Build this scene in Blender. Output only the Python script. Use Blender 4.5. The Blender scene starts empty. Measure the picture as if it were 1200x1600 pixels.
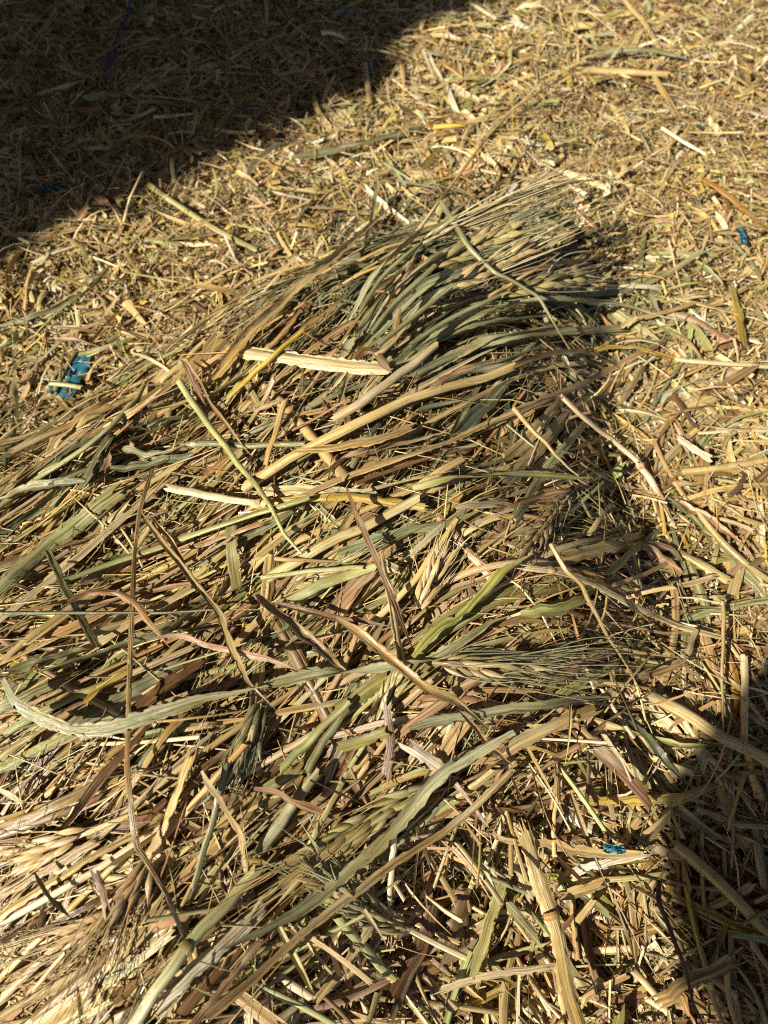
import bpy, math, random
import numpy as np
from mathutils import Vector

rng = np.random.default_rng(7)
random.seed(7)
scene = bpy.context.scene
col = scene.collection

# ------------------------------------------------------------------ camera, sky, sun, exposure
CAM_H, PITCH = 0.36, math.radians(60)
LENS, SENS = 26.0, 36.0
C = np.array([0, -CAM_H / math.tan(PITCH), CAM_H])
cam = bpy.data.cameras.new('camera')
cam.sensor_fit = 'VERTICAL'; cam.sensor_height = SENS; cam.sensor_width = SENS; cam.lens = LENS
cam.clip_start = 0.01; cam.clip_end = 500
cam.dof.use_dof = True; cam.dof.focus_distance = 0.33; cam.dof.aperture_fstop = 11.0
cam_o = bpy.data.objects.new('camera', cam); col.objects.link(cam_o)
cam_o.location = C; cam_o.rotation_euler = (math.pi / 2 - PITCH, 0, 0)
scene.camera = cam_o

SUN_EL = math.radians(39)
SUN_AZ = math.radians(38)                       # shadows run this way from +x towards +y
sdir = np.array([math.cos(SUN_AZ), math.sin(SUN_AZ)])
to_sun = np.array([-sdir[0] * math.cos(SUN_EL), -sdir[1] * math.cos(SUN_EL), math.sin(SUN_EL)])
world = bpy.data.worlds.new('World'); scene.world = world; world.use_nodes = True
wn = world.node_tree; wn.nodes.clear()
sky = wn.nodes.new('ShaderNodeTexSky'); sky.sky_type = 'NISHITA'; sky.sun_disc = False
sky.sun_elevation = SUN_EL; sky.sun_rotation = math.atan2(to_sun[0], to_sun[1])
bg = wn.nodes.new('ShaderNodeBackground'); bg.inputs['Strength'].default_value = 0.05
wo = wn.nodes.new('ShaderNodeOutputWorld')
wn.links.new(sky.outputs[0], bg.inputs[0]); wn.links.new(bg.outputs[0], wo.inputs[0])
sun = bpy.data.lights.new('sun', 'SUN'); sun.energy = 5.0; sun.angle = math.radians(0.55); sun.color = (1.0, 0.935, 0.79)
sun_o = bpy.data.objects.new('sun', sun); col.objects.link(sun_o)
sun_o.rotation_euler = Vector(to_sun).to_track_quat('Z', 'Y').to_euler()
scene.view_settings.view_transform = 'Standard'; scene.view_settings.look = 'None'
scene.view_settings.exposure = 0.86; scene.view_settings.gamma = 1.0
scene.render.engine = 'CYCLES'
scene.cycles.filter_width = 1.1; scene.cycles.use_denoising = False
scene.cycles.max_bounces = 6; scene.cycles.diffuse_bounces = 2; scene.cycles.glossy_bounces = 2
scene.cycles.transmission_bounces = 3; scene.cycles.caustics_reflective = False

# ------------------------------------------------------------------ from photograph pixels to places on the ground
FPX = 800 / (SENS / 2 / LENS)
FW = np.array([0, math.cos(PITCH), -math.sin(PITCH)])
UP = np.array([0, math.sin(PITCH), math.cos(PITCH)])
RT = np.array([1.0, 0, 0])

def ray(x, y):
    x = np.asarray(x, float); y = np.asarray(y, float)
    return FW + ((x - 600) / FPX)[..., None] * RT - ((y - 800) / FPX)[..., None] * UP
def onplane(x, y, z=0.0):
    d = ray(x, y); return C + d * ((z - C[2]) / d[..., 2])[..., None]
def topx(P):
    q = np.asarray(P) - C
    dep = q @ FW
    return np.stack([600 + FPX * (q @ RT) / dep, 800 - FPX * (q @ UP) / dep], -1)

# --- height of the chaff bed and of the heap on it, as grids
GX0, GX1, GY0, GY1, GN = -0.9, 0.9, -0.55, 1.25, 451
gx = np.linspace(GX0, GX1, GN); gy = np.linspace(GY0, GY1, GN)
XX, YY = np.meshgrid(gx, gy)

def lattice_noise(X, Y, scale, seed):
    r = np.random.default_rng(seed); T = r.random((128, 128)) * 2 - 1
    u = X / scale + 40.3; v = Y / scale + 37.7
    i = np.floor(u).astype(int); j = np.floor(v).astype(int); a = u - i; b = v - j
    a = a * a * (3 - 2 * a); b = b * b * (3 - 2 * b)
    g = lambda m, n: T[m % 128, n % 128]
    return (g(i, j) * (1 - a) + g(i + 1, j) * a) * (1 - b) + (g(i, j + 1) * (1 - a) + g(i + 1, j + 1) * a) * b

def blur(A, k):
    w = np.exp(-0.5 * (np.arange(-3 * k, 3 * k + 1) / k) ** 2); w /= w.sum()
    P = np.pad(A, 3 * k, mode='edge')
    P = np.apply_along_axis(lambda m: np.convolve(m, w, 'valid'), 0, P)
    return np.apply_along_axis(lambda m: np.convolve(m, w, 'valid'), 1, P)

HEAP_PX = [(-420, 830), (-100, 740), (60, 700), (200, 600), (330, 530), (450, 455), (570, 400), (700, 372), (820, 395),
           (905, 455), (935, 560), (930, 690), (985, 820), (1010, 960), (985, 1110), (900, 1230), (760, 1330), (620, 1440),
           (500, 1560), (380, 1750), (-500, 1800)]
poly = onplane([p[0] for p in HEAP_PX], [p[1] for p in HEAP_PX])[:, :2]
def poly_dist(X, Y):
    d = np.full(X.shape, 9.0); ins = np.zeros(X.shape, bool)
    for k in range(len(poly)):
        a, b = poly[k], poly[(k + 1) % len(poly)]
        ab = b - a; t = np.clip(((X - a[0]) * ab[0] + (Y - a[1]) * ab[1]) / (ab @ ab), 0, 1)
        d = np.minimum(d, np.hypot(X - a[0] - t * ab[0], Y - a[1] - t * ab[1]))
        c = (a[1] > Y) != (b[1] > Y)
        ins ^= c & (X < (b[0] - a[0]) * (Y - a[1]) / (b[1] - a[1] + 1e-12) + a[0])
    return np.where(ins, d, -d)
PD = poly_dist(XX, YY)
GROUND = 0.007 * lattice_noise(XX, YY, 0.13, 1) + 0.003 * lattice_noise(XX, YY, 0.045, 2)
hol = onplane(np.array([930., 800., 640., 1080.]), np.array([1330., 1520., 1580., 1480.]))
for h_, s_ in zip(hol, (0.05, 0.05, 0.05, 0.055)):              # hollows in the litter in front of the heap
    GROUND = GROUND - 0.011 * np.exp(-((XX - h_[0]) ** 2 + (YY - h_[1]) ** 2) / (2 * s_ ** 2))
HOLLOW = hol
pile = 0.058 * (1 - np.exp(-np.clip(PD + 0.004, 0, None) / 0.043)) * (1 + 0.18 * lattice_noise(XX, YY, 0.07, 3) + 0.10 * lattice_noise(XX, YY, 0.028, 4))
pile = blur(pile, 2)
HEAP = GROUND + pile
BASE = GROUND + 0.28 * pile                     # what lies under the loose stalks

def samp(A, x, y):
    u = np.clip((np.asarray(x) - GX0) / (GX1 - GX0) * (GN - 1), 0, GN - 1.001)
    v = np.clip((np.asarray(y) - GY0) / (GY1 - GY0) * (GN - 1), 0, GN - 1.001)
    i = u.astype(int); j = v.astype(int); a = u - i; b = v - j
    return (A[j, i] * (1 - a) + A[j, i + 1] * a) * (1 - b) + (A[j + 1, i] * (1 - a) + A[j + 1, i + 1] * a) * b

def hit(x, y, lift):
    """Where the sight line of a pixel meets the heap surface raised by lift (metres)."""
    d = ray(x, y); lift = np.asarray(lift, float)
    t0 = np.full(d.shape[0], 0.05); t1 = t0.copy(); done = np.zeros(d.shape[0], bool)
    t = 0.12
    while t < 1.6 and not done.all():
        P = C + d * t
        below = (P[:, 2] < samp(HEAP, P[:, 0], P[:, 1]) + lift) & ~done
        t1[below] = t; done |= below; t0[~done] = t
        t += 0.006
    t1[~done] = t
    for _ in range(14):
        m = (t0 + t1) / 2; P = C + d * m[:, None]
        b = P[:, 2] < samp(HEAP, P[:, 0], P[:, 1]) + lift
        t1 = np.where(b, m, t1); t0 = np.where(b, t0, m)
    return C + d * ((t0 + t1) / 2)[:, None]

# ------------------------------------------------------------------ materials
def nd(nt, kind, **kw):
    n = nt.nodes.new(kind)
    for k, v in kw.items():
        if k.startswith('i_'): n.inputs[k[2:].replace('_', ' ')].default_value = v
        else: setattr(n, k, v)
    return n

def straw_material(name, rough, translucent, contrast=1.0, spec=0.4):
    m = bpy.data.materials.new(name); m.use_nodes = True; nt = m.node_tree; nt.nodes.clear(); L = nt.links.new
    out = nd(nt, 'ShaderNodeOutputMaterial')
    at = nd(nt, 'ShaderNodeAttribute', attribute_name='col')
    uv = nd(nt, 'ShaderNodeUVMap', uv_map='UVMap')               # u, v in millimetres across and along the blade
    def noise(su, sv, detail, rough_=0.5):
        mp = nd(nt, 'ShaderNodeMapping'); mp.inputs['Scale'].default_value = (su, sv, 1)
        L(uv.outputs[0], mp.inputs['Vector'])
        nz = nd(nt, 'ShaderNodeTexNoise', noise_dimensions='2D'); nz.inputs['Scale'].default_value = 1
        nz.inputs['Detail'].default_value = detail; nz.inputs['Roughness'].default_value = rough_
        L(mp.outputs[0], nz.inputs['Vector']); return nz
    def ramp(src, a, b, lo, hi):
        r = nd(nt, 'ShaderNodeMapRange'); r.inputs['From Min'].default_value = a; r.inputs['From Max'].default_value = b
        r.inputs['To Min'].default_value = lo; r.inputs['To Max'].default_value = hi
        L(src, r.inputs['Value']); return r.outputs[0]
    def mixc(fac, a, b, mode='MULTIPLY'):
        x = nd(nt, 'ShaderNodeMix', data_type='RGBA', blend_type=mode)
        if isinstance(fac, float): x.inputs[0].default_value = fac
        else: L(fac, x.inputs[0])
        for s, v in ((6, a), (7, b)):
            if isinstance(v, tuple): x.inputs[s].default_value = v
            else: L(v, x.inputs[s])
        return x.outputs[2]
    fine = noise(0.95, 0.016, 4, 0.75)
    vein = ramp(fine.outputs[0], 0.33, 0.64, 1 - 0.62 * contrast, 1 + 0.24 * contrast)
    c = mixc(1.0, at.outputs['Color'], vein)
    hue = noise(0.05, 0.02, 2)
    c = mixc(ramp(hue.outputs[0], 0.45, 0.62, 0.0, 0.55), c, (0.95, 0.82, 0.55, 1))
    blot = noise(0.16, 0.045, 3)
    c = mixc(ramp(blot.outputs[0], 0.52, 0.76, 0.0, 0.7), c, (0.74, 0.58, 0.36, 1))
    pale = noise(0.22, 0.03, 2)
    c = mixc(ramp(pale.outputs[0], 0.56, 0.80, 0.0, 0.5), c, (0.62, 0.55, 0.36, 1), 'MIX')
    speck = noise(1.1, 0.55, 2)
    c = mixc(ramp(speck.outputs[0], 0.71, 0.76, 0.0, 0.75), c, (0.28, 0.20, 0.14, 1))
    b = nd(nt, 'ShaderNodeBump'); b.inputs['Strength'].default_value = 0.55; b.inputs['Distance'].default_value = 0.0009
    L(fine.outputs[0], b.inputs['Height'])
    p = nd(nt, 'ShaderNodeBsdfPrincipled'); p.inputs['Roughness'].default_value = rough
    p.inputs['Specular IOR Level'].default_value = spec
    L(c, p.inputs['Base Color']); L(b.outputs[0], p.inputs['Normal'])
    if translucent:
        tr = nd(nt, 'ShaderNodeBsdfTranslucent'); L(c, tr.inputs[0]); L(b.outputs[0], tr.inputs['Normal'])
        mx = nd(nt, 'ShaderNodeMixShader'); mx.inputs[0].default_value = translucent
        L(p.outputs[0], mx.inputs[1]); L(tr.outputs[0], mx.inputs[2]); L(mx.outputs[0], out.inputs[0])
    else:
        L(p.outputs[0], out.inputs[0])
    return m

def plain_material(name, colour, rough=0.6, noise_scale=None, second=None, metal=0.0, bump=0.0, translucent=0.0):
    m = bpy.data.materials.new(name); m.use_nodes = True; nt = m.node_tree; L = nt.links.new
    p = nt.nodes['Principled BSDF']; p.inputs['Base Color'].default_value = (*colour, 1)
    p.inputs['Roughness'].default_value = rough; p.inputs['Metallic'].default_value = metal
    if noise_scale:
        tc = nd(nt, 'ShaderNodeTexCoord'); nz = nd(nt, 'ShaderNodeTexNoise'); nz.inputs['Scale'].default_value = noise_scale
        nz.inputs['Detail'].default_value = 6; L(tc.outputs['Object'], nz.inputs['Vector'])
        r = nd(nt, 'ShaderNodeValToRGB'); r.color_ramp.elements[0].position = 0.35; r.color_ramp.elements[1].position = 0.68
        r.color_ramp.elements[0].color = (*colour, 1); r.color_ramp.elements[1].color = (*(second or colour), 1)
        L(nz.outputs[0], r.inputs[0]); L(r.outputs[0], p.inputs['Base Color'])
        if bump:
            b = nd(nt, 'ShaderNodeBump'); b.inputs['Strength'].default_value = 0.6; b.inputs['Distance'].default_value = bump
            L(nz.outputs[0], b.inputs['Height']); L(b.outputs[0], p.inputs['Normal'])
    return m

M_STALK = straw_material('dry_straw', 0.31, 0.0, 0.85, 0.6)
M_LEAF = straw_material('dry_leaf', 0.33, 0.22, 1.12, 0.6)
M_CHAFF = straw_material('chopped_straw', 0.36, 0.14, 0.7, 0.55)
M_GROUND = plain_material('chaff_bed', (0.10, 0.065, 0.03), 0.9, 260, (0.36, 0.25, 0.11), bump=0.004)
M_BLUE = plain_material('blue_plastic', (0.008, 0.085, 0.14), 0.45, 300, (0.03, 0.16, 0.22))
M_TWINE = plain_material('blue_twine', (0.008, 0.015, 0.09), 0.5, 500, (0.01, 0.03, 0.14))
M_FLY = plain_material('fly_black', (0.006, 0.006, 0.008), 0.3, 900, (0.02, 0.02, 0.025))
M_WING = plain_material('fly_wing', (0.12, 0.11, 0.09), 0.2, 900, (0.05, 0.045, 0.04))
M_BALE = plain_material('bale_straw', (0.16, 0.10, 0.04), 0.9, 60, (0.45, 0.32, 0.14), bump=0.01)
M_WOOD = plain_material('weathered_wood', (0.12, 0.085, 0.055), 0.85, 14, (0.24, 0.18, 0.12), bump=0.002)
M_ZINC = plain_material('galvanised_zinc', (0.35, 0.36, 0.37), 0.4, 20, (0.5, 0.51, 0.52), metal=0.9)

PAL = {'y': (.57, .42, .185), 'w': (.68, .56, .34), 'g': (.245, .245, .130), 'd': (.125, .135, .070), 'G': (.33, .325, .185), 'e': (.38, .375, .165),
       'v': (.34, .33, .105), 'p': (.42, .265, .150), 'b': (.21, .115, .052), 't': (.42, .295, .135), 'o': (.50, .235, .035),
       'Y': (.56, .40, .085), 'W': (.78, .70, .53), 'k': (.07, .038, .02)}
CNAME = {'G': 'pale grey-green', 'y': 'straw-yellow', 'w': 'pale cream', 'g': 'grey-green', 'd': 'dark green', 'e': 'light green', 'v': 'yellow-green',
         'p': 'pinkish', 'b': 'brown', 't': 'tan', 'o': 'orange', 'Y': 'golden', 'W': 'whitish', 'k': 'dark brown'}

# ------------------------------------------------------------------ mesh helpers
class Geo:
    """Collects grids of vertices with their colours and blade coordinates, then becomes ONE mesh."""
    def __init__(s): s.v = []; s.q = []; s.uv = []; s.c = []; s.n = 0
    def grid(s, V, U, Cc, closed=False):
        n, k = V.shape[:2]
        i = np.arange(n - 1)[:, None]; j = np.arange(k if closed else k - 1)[None, :]; j2 = (j + 1) % k
        q = np.stack([i * k + j, i * k + j2, (i + 1) * k + j2, (i + 1) * k + j], -1).reshape(-1, 4) + s.n
        s.v.append(V.reshape(-1, 3)); s.q.append(q); s.uv.append(U.reshape(-1, 2))
        s.c.append(np.broadcast_to(Cc, V.shape).reshape(-1, 3)); s.n += n * k
    def grids(s, V, U, Cc):                        # many open grids at once: (m, n, k, 3)
        m, n, k = V.shape[:3]
        i = np.arange(n - 1)[:, None]; j = np.arange(k - 1)[None, :]
        q = np.stack([i * k + j, i * k + j + 1, (i + 1) * k + j + 1, (i + 1) * k + j], -1).reshape(-1, 4)
        q = (q[None] + (np.arange(m) * n * k)[:, None, None]).reshape(-1, 4) + s.n
        s.v.append(V.reshape(-1, 3)); s.q.append(q); s.uv.append(U.reshape(-1, 2))
        s.c.append(np.broadcast_to(Cc, V.shape).reshape(-1, 3)); s.n += m * n * k
    def mesh(s, name, mat, origin=None, smooth=True):
        v = np.concatenate(s.v).astype(np.float32)
        if origin is not None: v = v - np.asarray(origin, np.float32)
        q = np.concatenate(s.q).astype(np.int32); uv = np.concatenate(s.uv); c = np.concatenate(s.c)
        me = bpy.data.meshes.new(name)
        me.vertices.add(len(v)); me.vertices.foreach_set('co', v.ravel())
        me.loops.add(q.size); me.loops.foreach_set('vertex_index', q.ravel())
        me.polygons.add(len(q)); me.polygons.foreach_set('loop_start', np.arange(0, q.size, 4, dtype=np.int32))
        me.update(calc_edges=True)
        if smooth: me.polygons.foreach_set('use_smooth', np.ones(len(q), bool))
        ul = me.uv_layers.new(name='UVMap'); ul.data.foreach_set('uv', uv[q.ravel()].astype(np.float32).ravel())
        ca = me.color_attributes.new('col', 'FLOAT_COLOR', 'POINT')
        ca.data.foreach_set('color', np.concatenate([c, np.ones((len(c), 1))], 1).astype(np.float32).ravel())
        me.materials.append(mat); me.validate(); return me

def link(name, me, parent=None, loc=None):
    o = bpy.data.objects.new(name, me); col.objects.link(o)
    if parent is not None: o.parent = parent
    if loc is not None: o.location = loc
    return o
def tag(o, label=None, cat=None, group=None, kind=None):
    for k, v in (('label', label), ('category', cat), ('group', group), ('kind', kind)):
        if v: o[k] = v
    return o
def empty(name, loc):
    o = bpy.data.objects.new(name, None); col.objects.link(o); o.location = loc; o.empty_display_size = 0.02; return o

def unit(a): return a / (np.linalg.norm(a, axis=-1, keepdims=True) + 1e-12)
def smooth_path(ctrl, n, stiff=0.0):
    """Catmull-Rom through control points (any number of columns)."""
    P = np.asarray(ctrl, float)
    if len(P) == 2: P = np.array([P[0], P[0] * .67 + P[1] * .33, P[0] * .33 + P[1] * .67, P[1]])
    A = np.vstack([2 * P[0] - P[1], P, 2 * P[-1] - P[-2]])
    seg = np.hypot(*(np.diff(P[:, :2], axis=0).T)); cum = np.concatenate([[0], np.cumsum(seg)]) / seg.sum()
    s = np.linspace(0, 1, n); k = np.clip(np.searchsorted(cum, s, 'right') - 1, 0, len(P) - 2)
    t = ((s - cum[k]) / (cum[k + 1] - cum[k]))[:, None]
    a, b, c, d = A[k], A[k + 1], A[k + 2], A[k + 3]
    cr = 0.5 * (2 * b + (c - a) * t + (2 * a - 5 * b + 4 * c - d) * t * t + (3 * b - a - 3 * c + d) * t ** 3)
    return cr * (1 - stiff) + (b * (1 - t) + c * t) * stiff

def wobble(n, amp, freq, r):
    s = np.linspace(0, 1, n); o = np.zeros(n)
    for k in range(3): o += amp / (k + 1) * np.sin(2 * np.pi * (freq * (k + 1) * s + r.random()))
    return o
def tint(c, r, amt=0.12):
    c = np.asarray(c, float) * (1 + r.normal(0, amt)) * (1 + r.normal(0, amt * 0.35, 3)); return np.clip(c, 0.01, 0.85)

def ribbon(g, P, w, colour, r, fold=0.25, roll=0.0, rag=(0, 0), k=5, nrm=(0, 0, 1), cols=None, curlvar=0.3):
    """A leaf or split straw: cross rows along P, V- or C-shaped across, rolled and ragged."""
    n = len(P); T = unit(np.gradient(P, axis=0)); N0 = np.broadcast_to(np.asarray(nrm, float), P.shape)
    B = unit(np.cross(T, N0)); N = unit(np.cross(B, T))
    a = roll + wobble(n, curlvar, 0.7, r); ca, sa = np.cos(a)[:, None], np.sin(a)[:, None]
    B, N = B * ca + N * sa, N * ca - B * sa
    u = np.linspace(-1, 1, k); w = np.asarray(w) * (1 + wobble(n, 0.06, 2.5, r))
    prof = fold * (np.abs(u) * 0.6 + u * u * 0.4)
    edge = 1 + np.where(np.abs(u) > 0.7, 1, 0)[None, :] * (r.normal(0, 0.10, (n, k)) - (r.random((n, k)) < .05) * .35)
    crk = r.normal(0, 0.03, (n, k)) + r.normal(0, 0.085, (1, k))
    V = P[:, None] + B[:, None] * (u * edge * (w / 2)[:, None])[..., None] + N[:, None] * ((prof + crk) * (w / 2)[:, None])[..., None]
    for end, sg in ((0, -1), (-1, 1)):
        if rag[end]: V[end] += T[end] * (sg * np.abs(r.normal(0, 1, k)) * rag[end] * w[end])[:, None]
    s = np.concatenate([[0], np.cumsum(np.linalg.norm(np.diff(P, axis=0), axis=1))]) * 1000
    so = r.random(2) * 900
    U = np.stack(np.broadcast_arrays(u[None] * (w[:, None] * 500) + so[0], s[:, None] + so[1]), -1)
    cc = np.asarray(colour) if cols is None else cols[:, None, :]
    g.grid(V, U, np.broadcast_to(cc, V.shape))

def tube(g, P, rad, colour, r, k=8, squash=0.8, rag=(0, 0), cols=None, nrm=(0, 0, 1), ribs=0.03):
    n = len(P); T = unit(np.gradient(P, axis=0)); N0 = np.broadcast_to(np.asarray(nrm, float), P.shape)
    B = unit(np.cross(T, N0) + 1e-6); N = unit(np.cross(B, T))
    a = np.linspace(0, 2 * np.pi, k, endpoint=False) + r.random() * 6
    rib = 1 + r.normal(0, ribs, k); rad = np.asarray(rad) * np.ones(n)
    V = P[:, None] + (B[:, None] * np.cos(a)[None, :, None] + N[:, None] * (squash * np.sin(a))[None, :, None]) * (rad[:, None] * rib)[..., None]
    for end, sg in ((0, -1), (-1, 1)):
        if rag[end]: V[end] += T[end] * (sg * r.normal(0.3, 1, k) * rag[end] * rad[end])[:, None]
    s = np.concatenate([[0], np.cumsum(np.linalg.norm(np.diff(P, axis=0), axis=1))]) * 1000
    so = r.random(2) * 900
    ww = (1 - np.abs(np.linspace(-1, 1, k))) * np.pi * rad.mean() * 1000
    U = np.stack(np.broadcast_arrays(ww[None] + so[0], s[:, None] + so[1]), -1)
    cc = np.asarray(colour) if cols is None else cols[:, None, :]
    g.grid(V, U, np.broadcast_to(cc, V.shape), closed=True)

def heap_normal(P):
    e = 0.006
    dx = (samp(HEAP, P[:, 0] + e, P[:, 1]) - samp(HEAP, P[:, 0] - e, P[:, 1])) / (2 * e)
    dy = (samp(HEAP, P[:, 0], P[:, 1] + e) - samp(HEAP, P[:, 0], P[:, 1] - e)) / (2 * e)
    return unit(np.stack([-dx, -dy, np.ones(len(P))], -1))

# ------------------------------------------------------------------ the ground
far = np.concatenate([-np.geomspace(200, 1.0, 14), np.linspace(-0.9, 0.9, 241), np.geomspace(1.0, 200, 14)])
fy = far + 0.35
A, Bq = np.meshgrid(far, fy)
Z = np.where((np.abs(A) <= 0.9) & (Bq >= GY0) & (Bq <= GY1), samp(BASE, A, Bq), 0) - 0.004
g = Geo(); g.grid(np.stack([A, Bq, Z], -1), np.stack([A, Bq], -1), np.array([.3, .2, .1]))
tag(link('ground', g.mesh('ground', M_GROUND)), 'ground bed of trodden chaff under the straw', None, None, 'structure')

# ------------------------------------------------------------------ chaff and chopped straw all over the ground (stuff)
def in_view(x, y, margin):
    p = topx(np.stack([x, y, np.zeros_like(x)], -1)); return (p[:, 0] > -margin) & (p[:, 0] < 1200 + margin) & (p[:, 1] > -margin) & (p[:, 1] < 1600 + margin)
def colours(n, weights, r, amt=0.16):
    ks = list(weights); w = np.array([weights[k] for k in ks], float); w /= w.sum()
    c = np.array([PAL[k] for k in ks])[r.choice(len(ks), n, p=w)]
    return np.clip(c * (1 + r.normal(0, amt, (n, 1))) * (1 + r.normal(0, 0.05, (n, 3))), 0.012, 0.85)
CH_W = {'y': 42, 'w': 20, 't': 17, 'e': 6, 'v': 2.5, 'p': 2.5, 'b': 4, 'g': 2.5, 'Y': 5, 'W': 3.5, 'o': .6}

def chips(g, n, lmean, wmean, aspect_k, rows, r, area, zmin, zmax, tilt=0.22, curl=0.35, weights=CH_W, view=None):
    x = r.uniform(area[0], area[1], n); y = r.uniform(area[2], area[3], n)
    if view is not None:
        keep = in_view(x, y, abs(view)) if view > 0 else ~in_view(x, y, abs(view)); x, y = x[keep], y[keep]; n = len(x)
    z = samp(BASE, x, y) + r.uniform(zmin, zmax, n) + 0.004 * np.clip(lattice_noise(x, y, 0.02, 9), -1, 1)
    clump = np.exp(0.55 * lattice_noise(x, y, 0.035, 77) + 0.35 * lattice_noise(x, y, 0.11, 78))    # coarser and finer drifts
    L = lmean * np.exp(r.normal(0, 0.55, n)) * clump; W = wmean * np.exp(r.normal(0, 0.5, n)) * clump ** 0.7; L = np.minimum(L, lmean * 2.2); W = np.minimum(np.minimum(W, L * 0.5), wmean * 2.2)
    az = r.uniform(0, 2 * np.pi, n); ti = r.normal(0, tilt, n); ro = r.normal(0, 0.5, n)
    T = np.stack([np.cos(az) * np.cos(ti), np.sin(az) * np.cos(ti), np.sin(ti)], -1)
    B0 = np.stack([-np.sin(az), np.cos(az), np.zeros(n)], -1); N0 = np.cross(T, B0)
    Bv = B0 * np.cos(ro)[:, None] + N0 * np.sin(ro)[:, None]; N = np.cross(T, Bv)
    s = np.linspace(-0.5, 0.5, rows); u = np.linspace(-1, 1, aspect_k)
    cu = r.normal(0, curl, n); cb = r.normal(0, curl * 0.6, n); fo = np.abs(r.normal(0, 0.45, n)) * r.choice([1, -1], n, p=[.75, .25])
    taper = r.choice([0, 0.5, 0.85], n, p=[.5, .3, .2])
    ww = W[:, None] * (1 - taper[:, None] * np.abs(s * 2 * r.choice([-1, 1], (n, 1)) * 0.5 + 0.5)) / 2
    cen = np.stack([x, y, z], -1)
    off = (T[:, None] * (s * L[:, None])[..., None] + N[:, None] * (cu[:, None] * L[:, None] * (0.25 - s * s) * 0.9)[..., None]
           + Bv[:, None] * (cb[:, None] * L[:, None] * (0.25 - s * s))[..., None])
    V = cen[:, None, None] + off[:, :, None] + Bv[:, None, None] * (ww[..., None] * u)[..., None] \
        - N[:, None, None] * (ww[..., None] * (fo[:, None] * 1.0)[:, None] * np.abs(u))[..., None]
    V[:, 0] += T[:, None] * (r.normal(0, 0.5, (n, aspect_k)) * W[:, None])[..., None]
    V[:, -1] += T[:, None] * (r.normal(0, 0.5, (n, aspect_k)) * W[:, None])[..., None]
    so = r.random((n, 2)) * 900
    U = np.stack(np.broadcast_arrays(ww[..., None] * u * 1000 + so[:, None, None, 0], (s * L[:, None] * 1000 + so[:, 1:2])[:, :, None]), -1)
    g.grids(V, U, colours(n, weights, r)[:, None, None, :])

r = np.random.default_rng(11)
g = Geo()
AREA = (-0.55, 0.55, -0.36, 0.80)
FINE_W = {'y': 40, 'w': 22, 't': 18, 'e': 4, 'p': 2, 'b': 7, 'W': 3.5, 'v': 2, 'Y': 4}
chips(g, 190000, 0.0034, 0.0007, 2, 2, r, AREA, -0.004, 0.0045, 0.35, 0.0, FINE_W, view=60)
chips(g, 76000, 0.0080, 0.0013, 2, 4, r, AREA, -0.004, 0.004, 0.3, 0.5, FINE_W, view=90)
chips(g, 46000, 0.013, 0.0020, 3, 4, r, AREA, -0.003, 0.005, 0.22, 0.4, CH_W, view=90)
chips(g, 9000, 0.024, 0.0025, 3, 6, r, AREA, 0.000, 0.007, 0.16, 0.3, CH_W, view=90)
chips(g, 30000, 0.024, 0.0006, 2, 6, r, AREA, 0.000, 0.008, 0.18, 0.5, FINE_W, view=90)
chips(g, 16000, 0.022, 0.0038, 2, 4, r, (-1.1, 1.1, -0.9, 1.5), -0.002, 0.006, 0.22, 0.4, CH_W, view=-90)
tag(link('chaff', g.mesh('chaff', M_CHAFF)), 'loose chaff and chopped straw strewn all over the ground', 'chaff', None, 'stuff')

# ------------------------------------------------------------------ the mass of stalks and leaves in the heap (stuff)
FLOW = [(60, 800, 1, -.75), (60, 1050, 1, -.5), (80, 1350, 1, -.62), (300, 1000, 1, -.62), (300, 1300, .9, -.85), (450, 1150, 1, -.85),
        (480, 780, 1, -.55), (330, 600, .9, -.9), (560, 560, 1, -.85), (620, 440, 1, -.75), (760, 410, 1, -.42), (850, 450, 1, -.15),
        (720, 600, 1, -.65), (820, 700, .75, -.8), (700, 830, 1, -.8), (850, 900, 1, -.55), (620, 1000, .8, -1), (800, 1100, 1, -.5),
        (900, 1000, 1, .25), (560, 1300, .85, -.9), (420, 1480, .9, -.8), (150, 1550, 1, -.6), (950, 1150, 1, -.3)]
fa = np.array(FLOW, float)
f0 = onplane(fa[:, 0], fa[:, 1], 0.04); f1 = onplane(fa[:, 0] + fa[:, 2] * 20, fa[:, 1] + fa[:, 3] * 20, 0.04)
FD = unit((f1 - f0)[:, :2])
def flow(x, y):
    w = 1 / ((x[:, None] - f0[:, 0]) ** 2 + (y[:, None] - f0[:, 1]) ** 2 + 0.0006) ** 1.5
    return unit(w @ FD)

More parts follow.
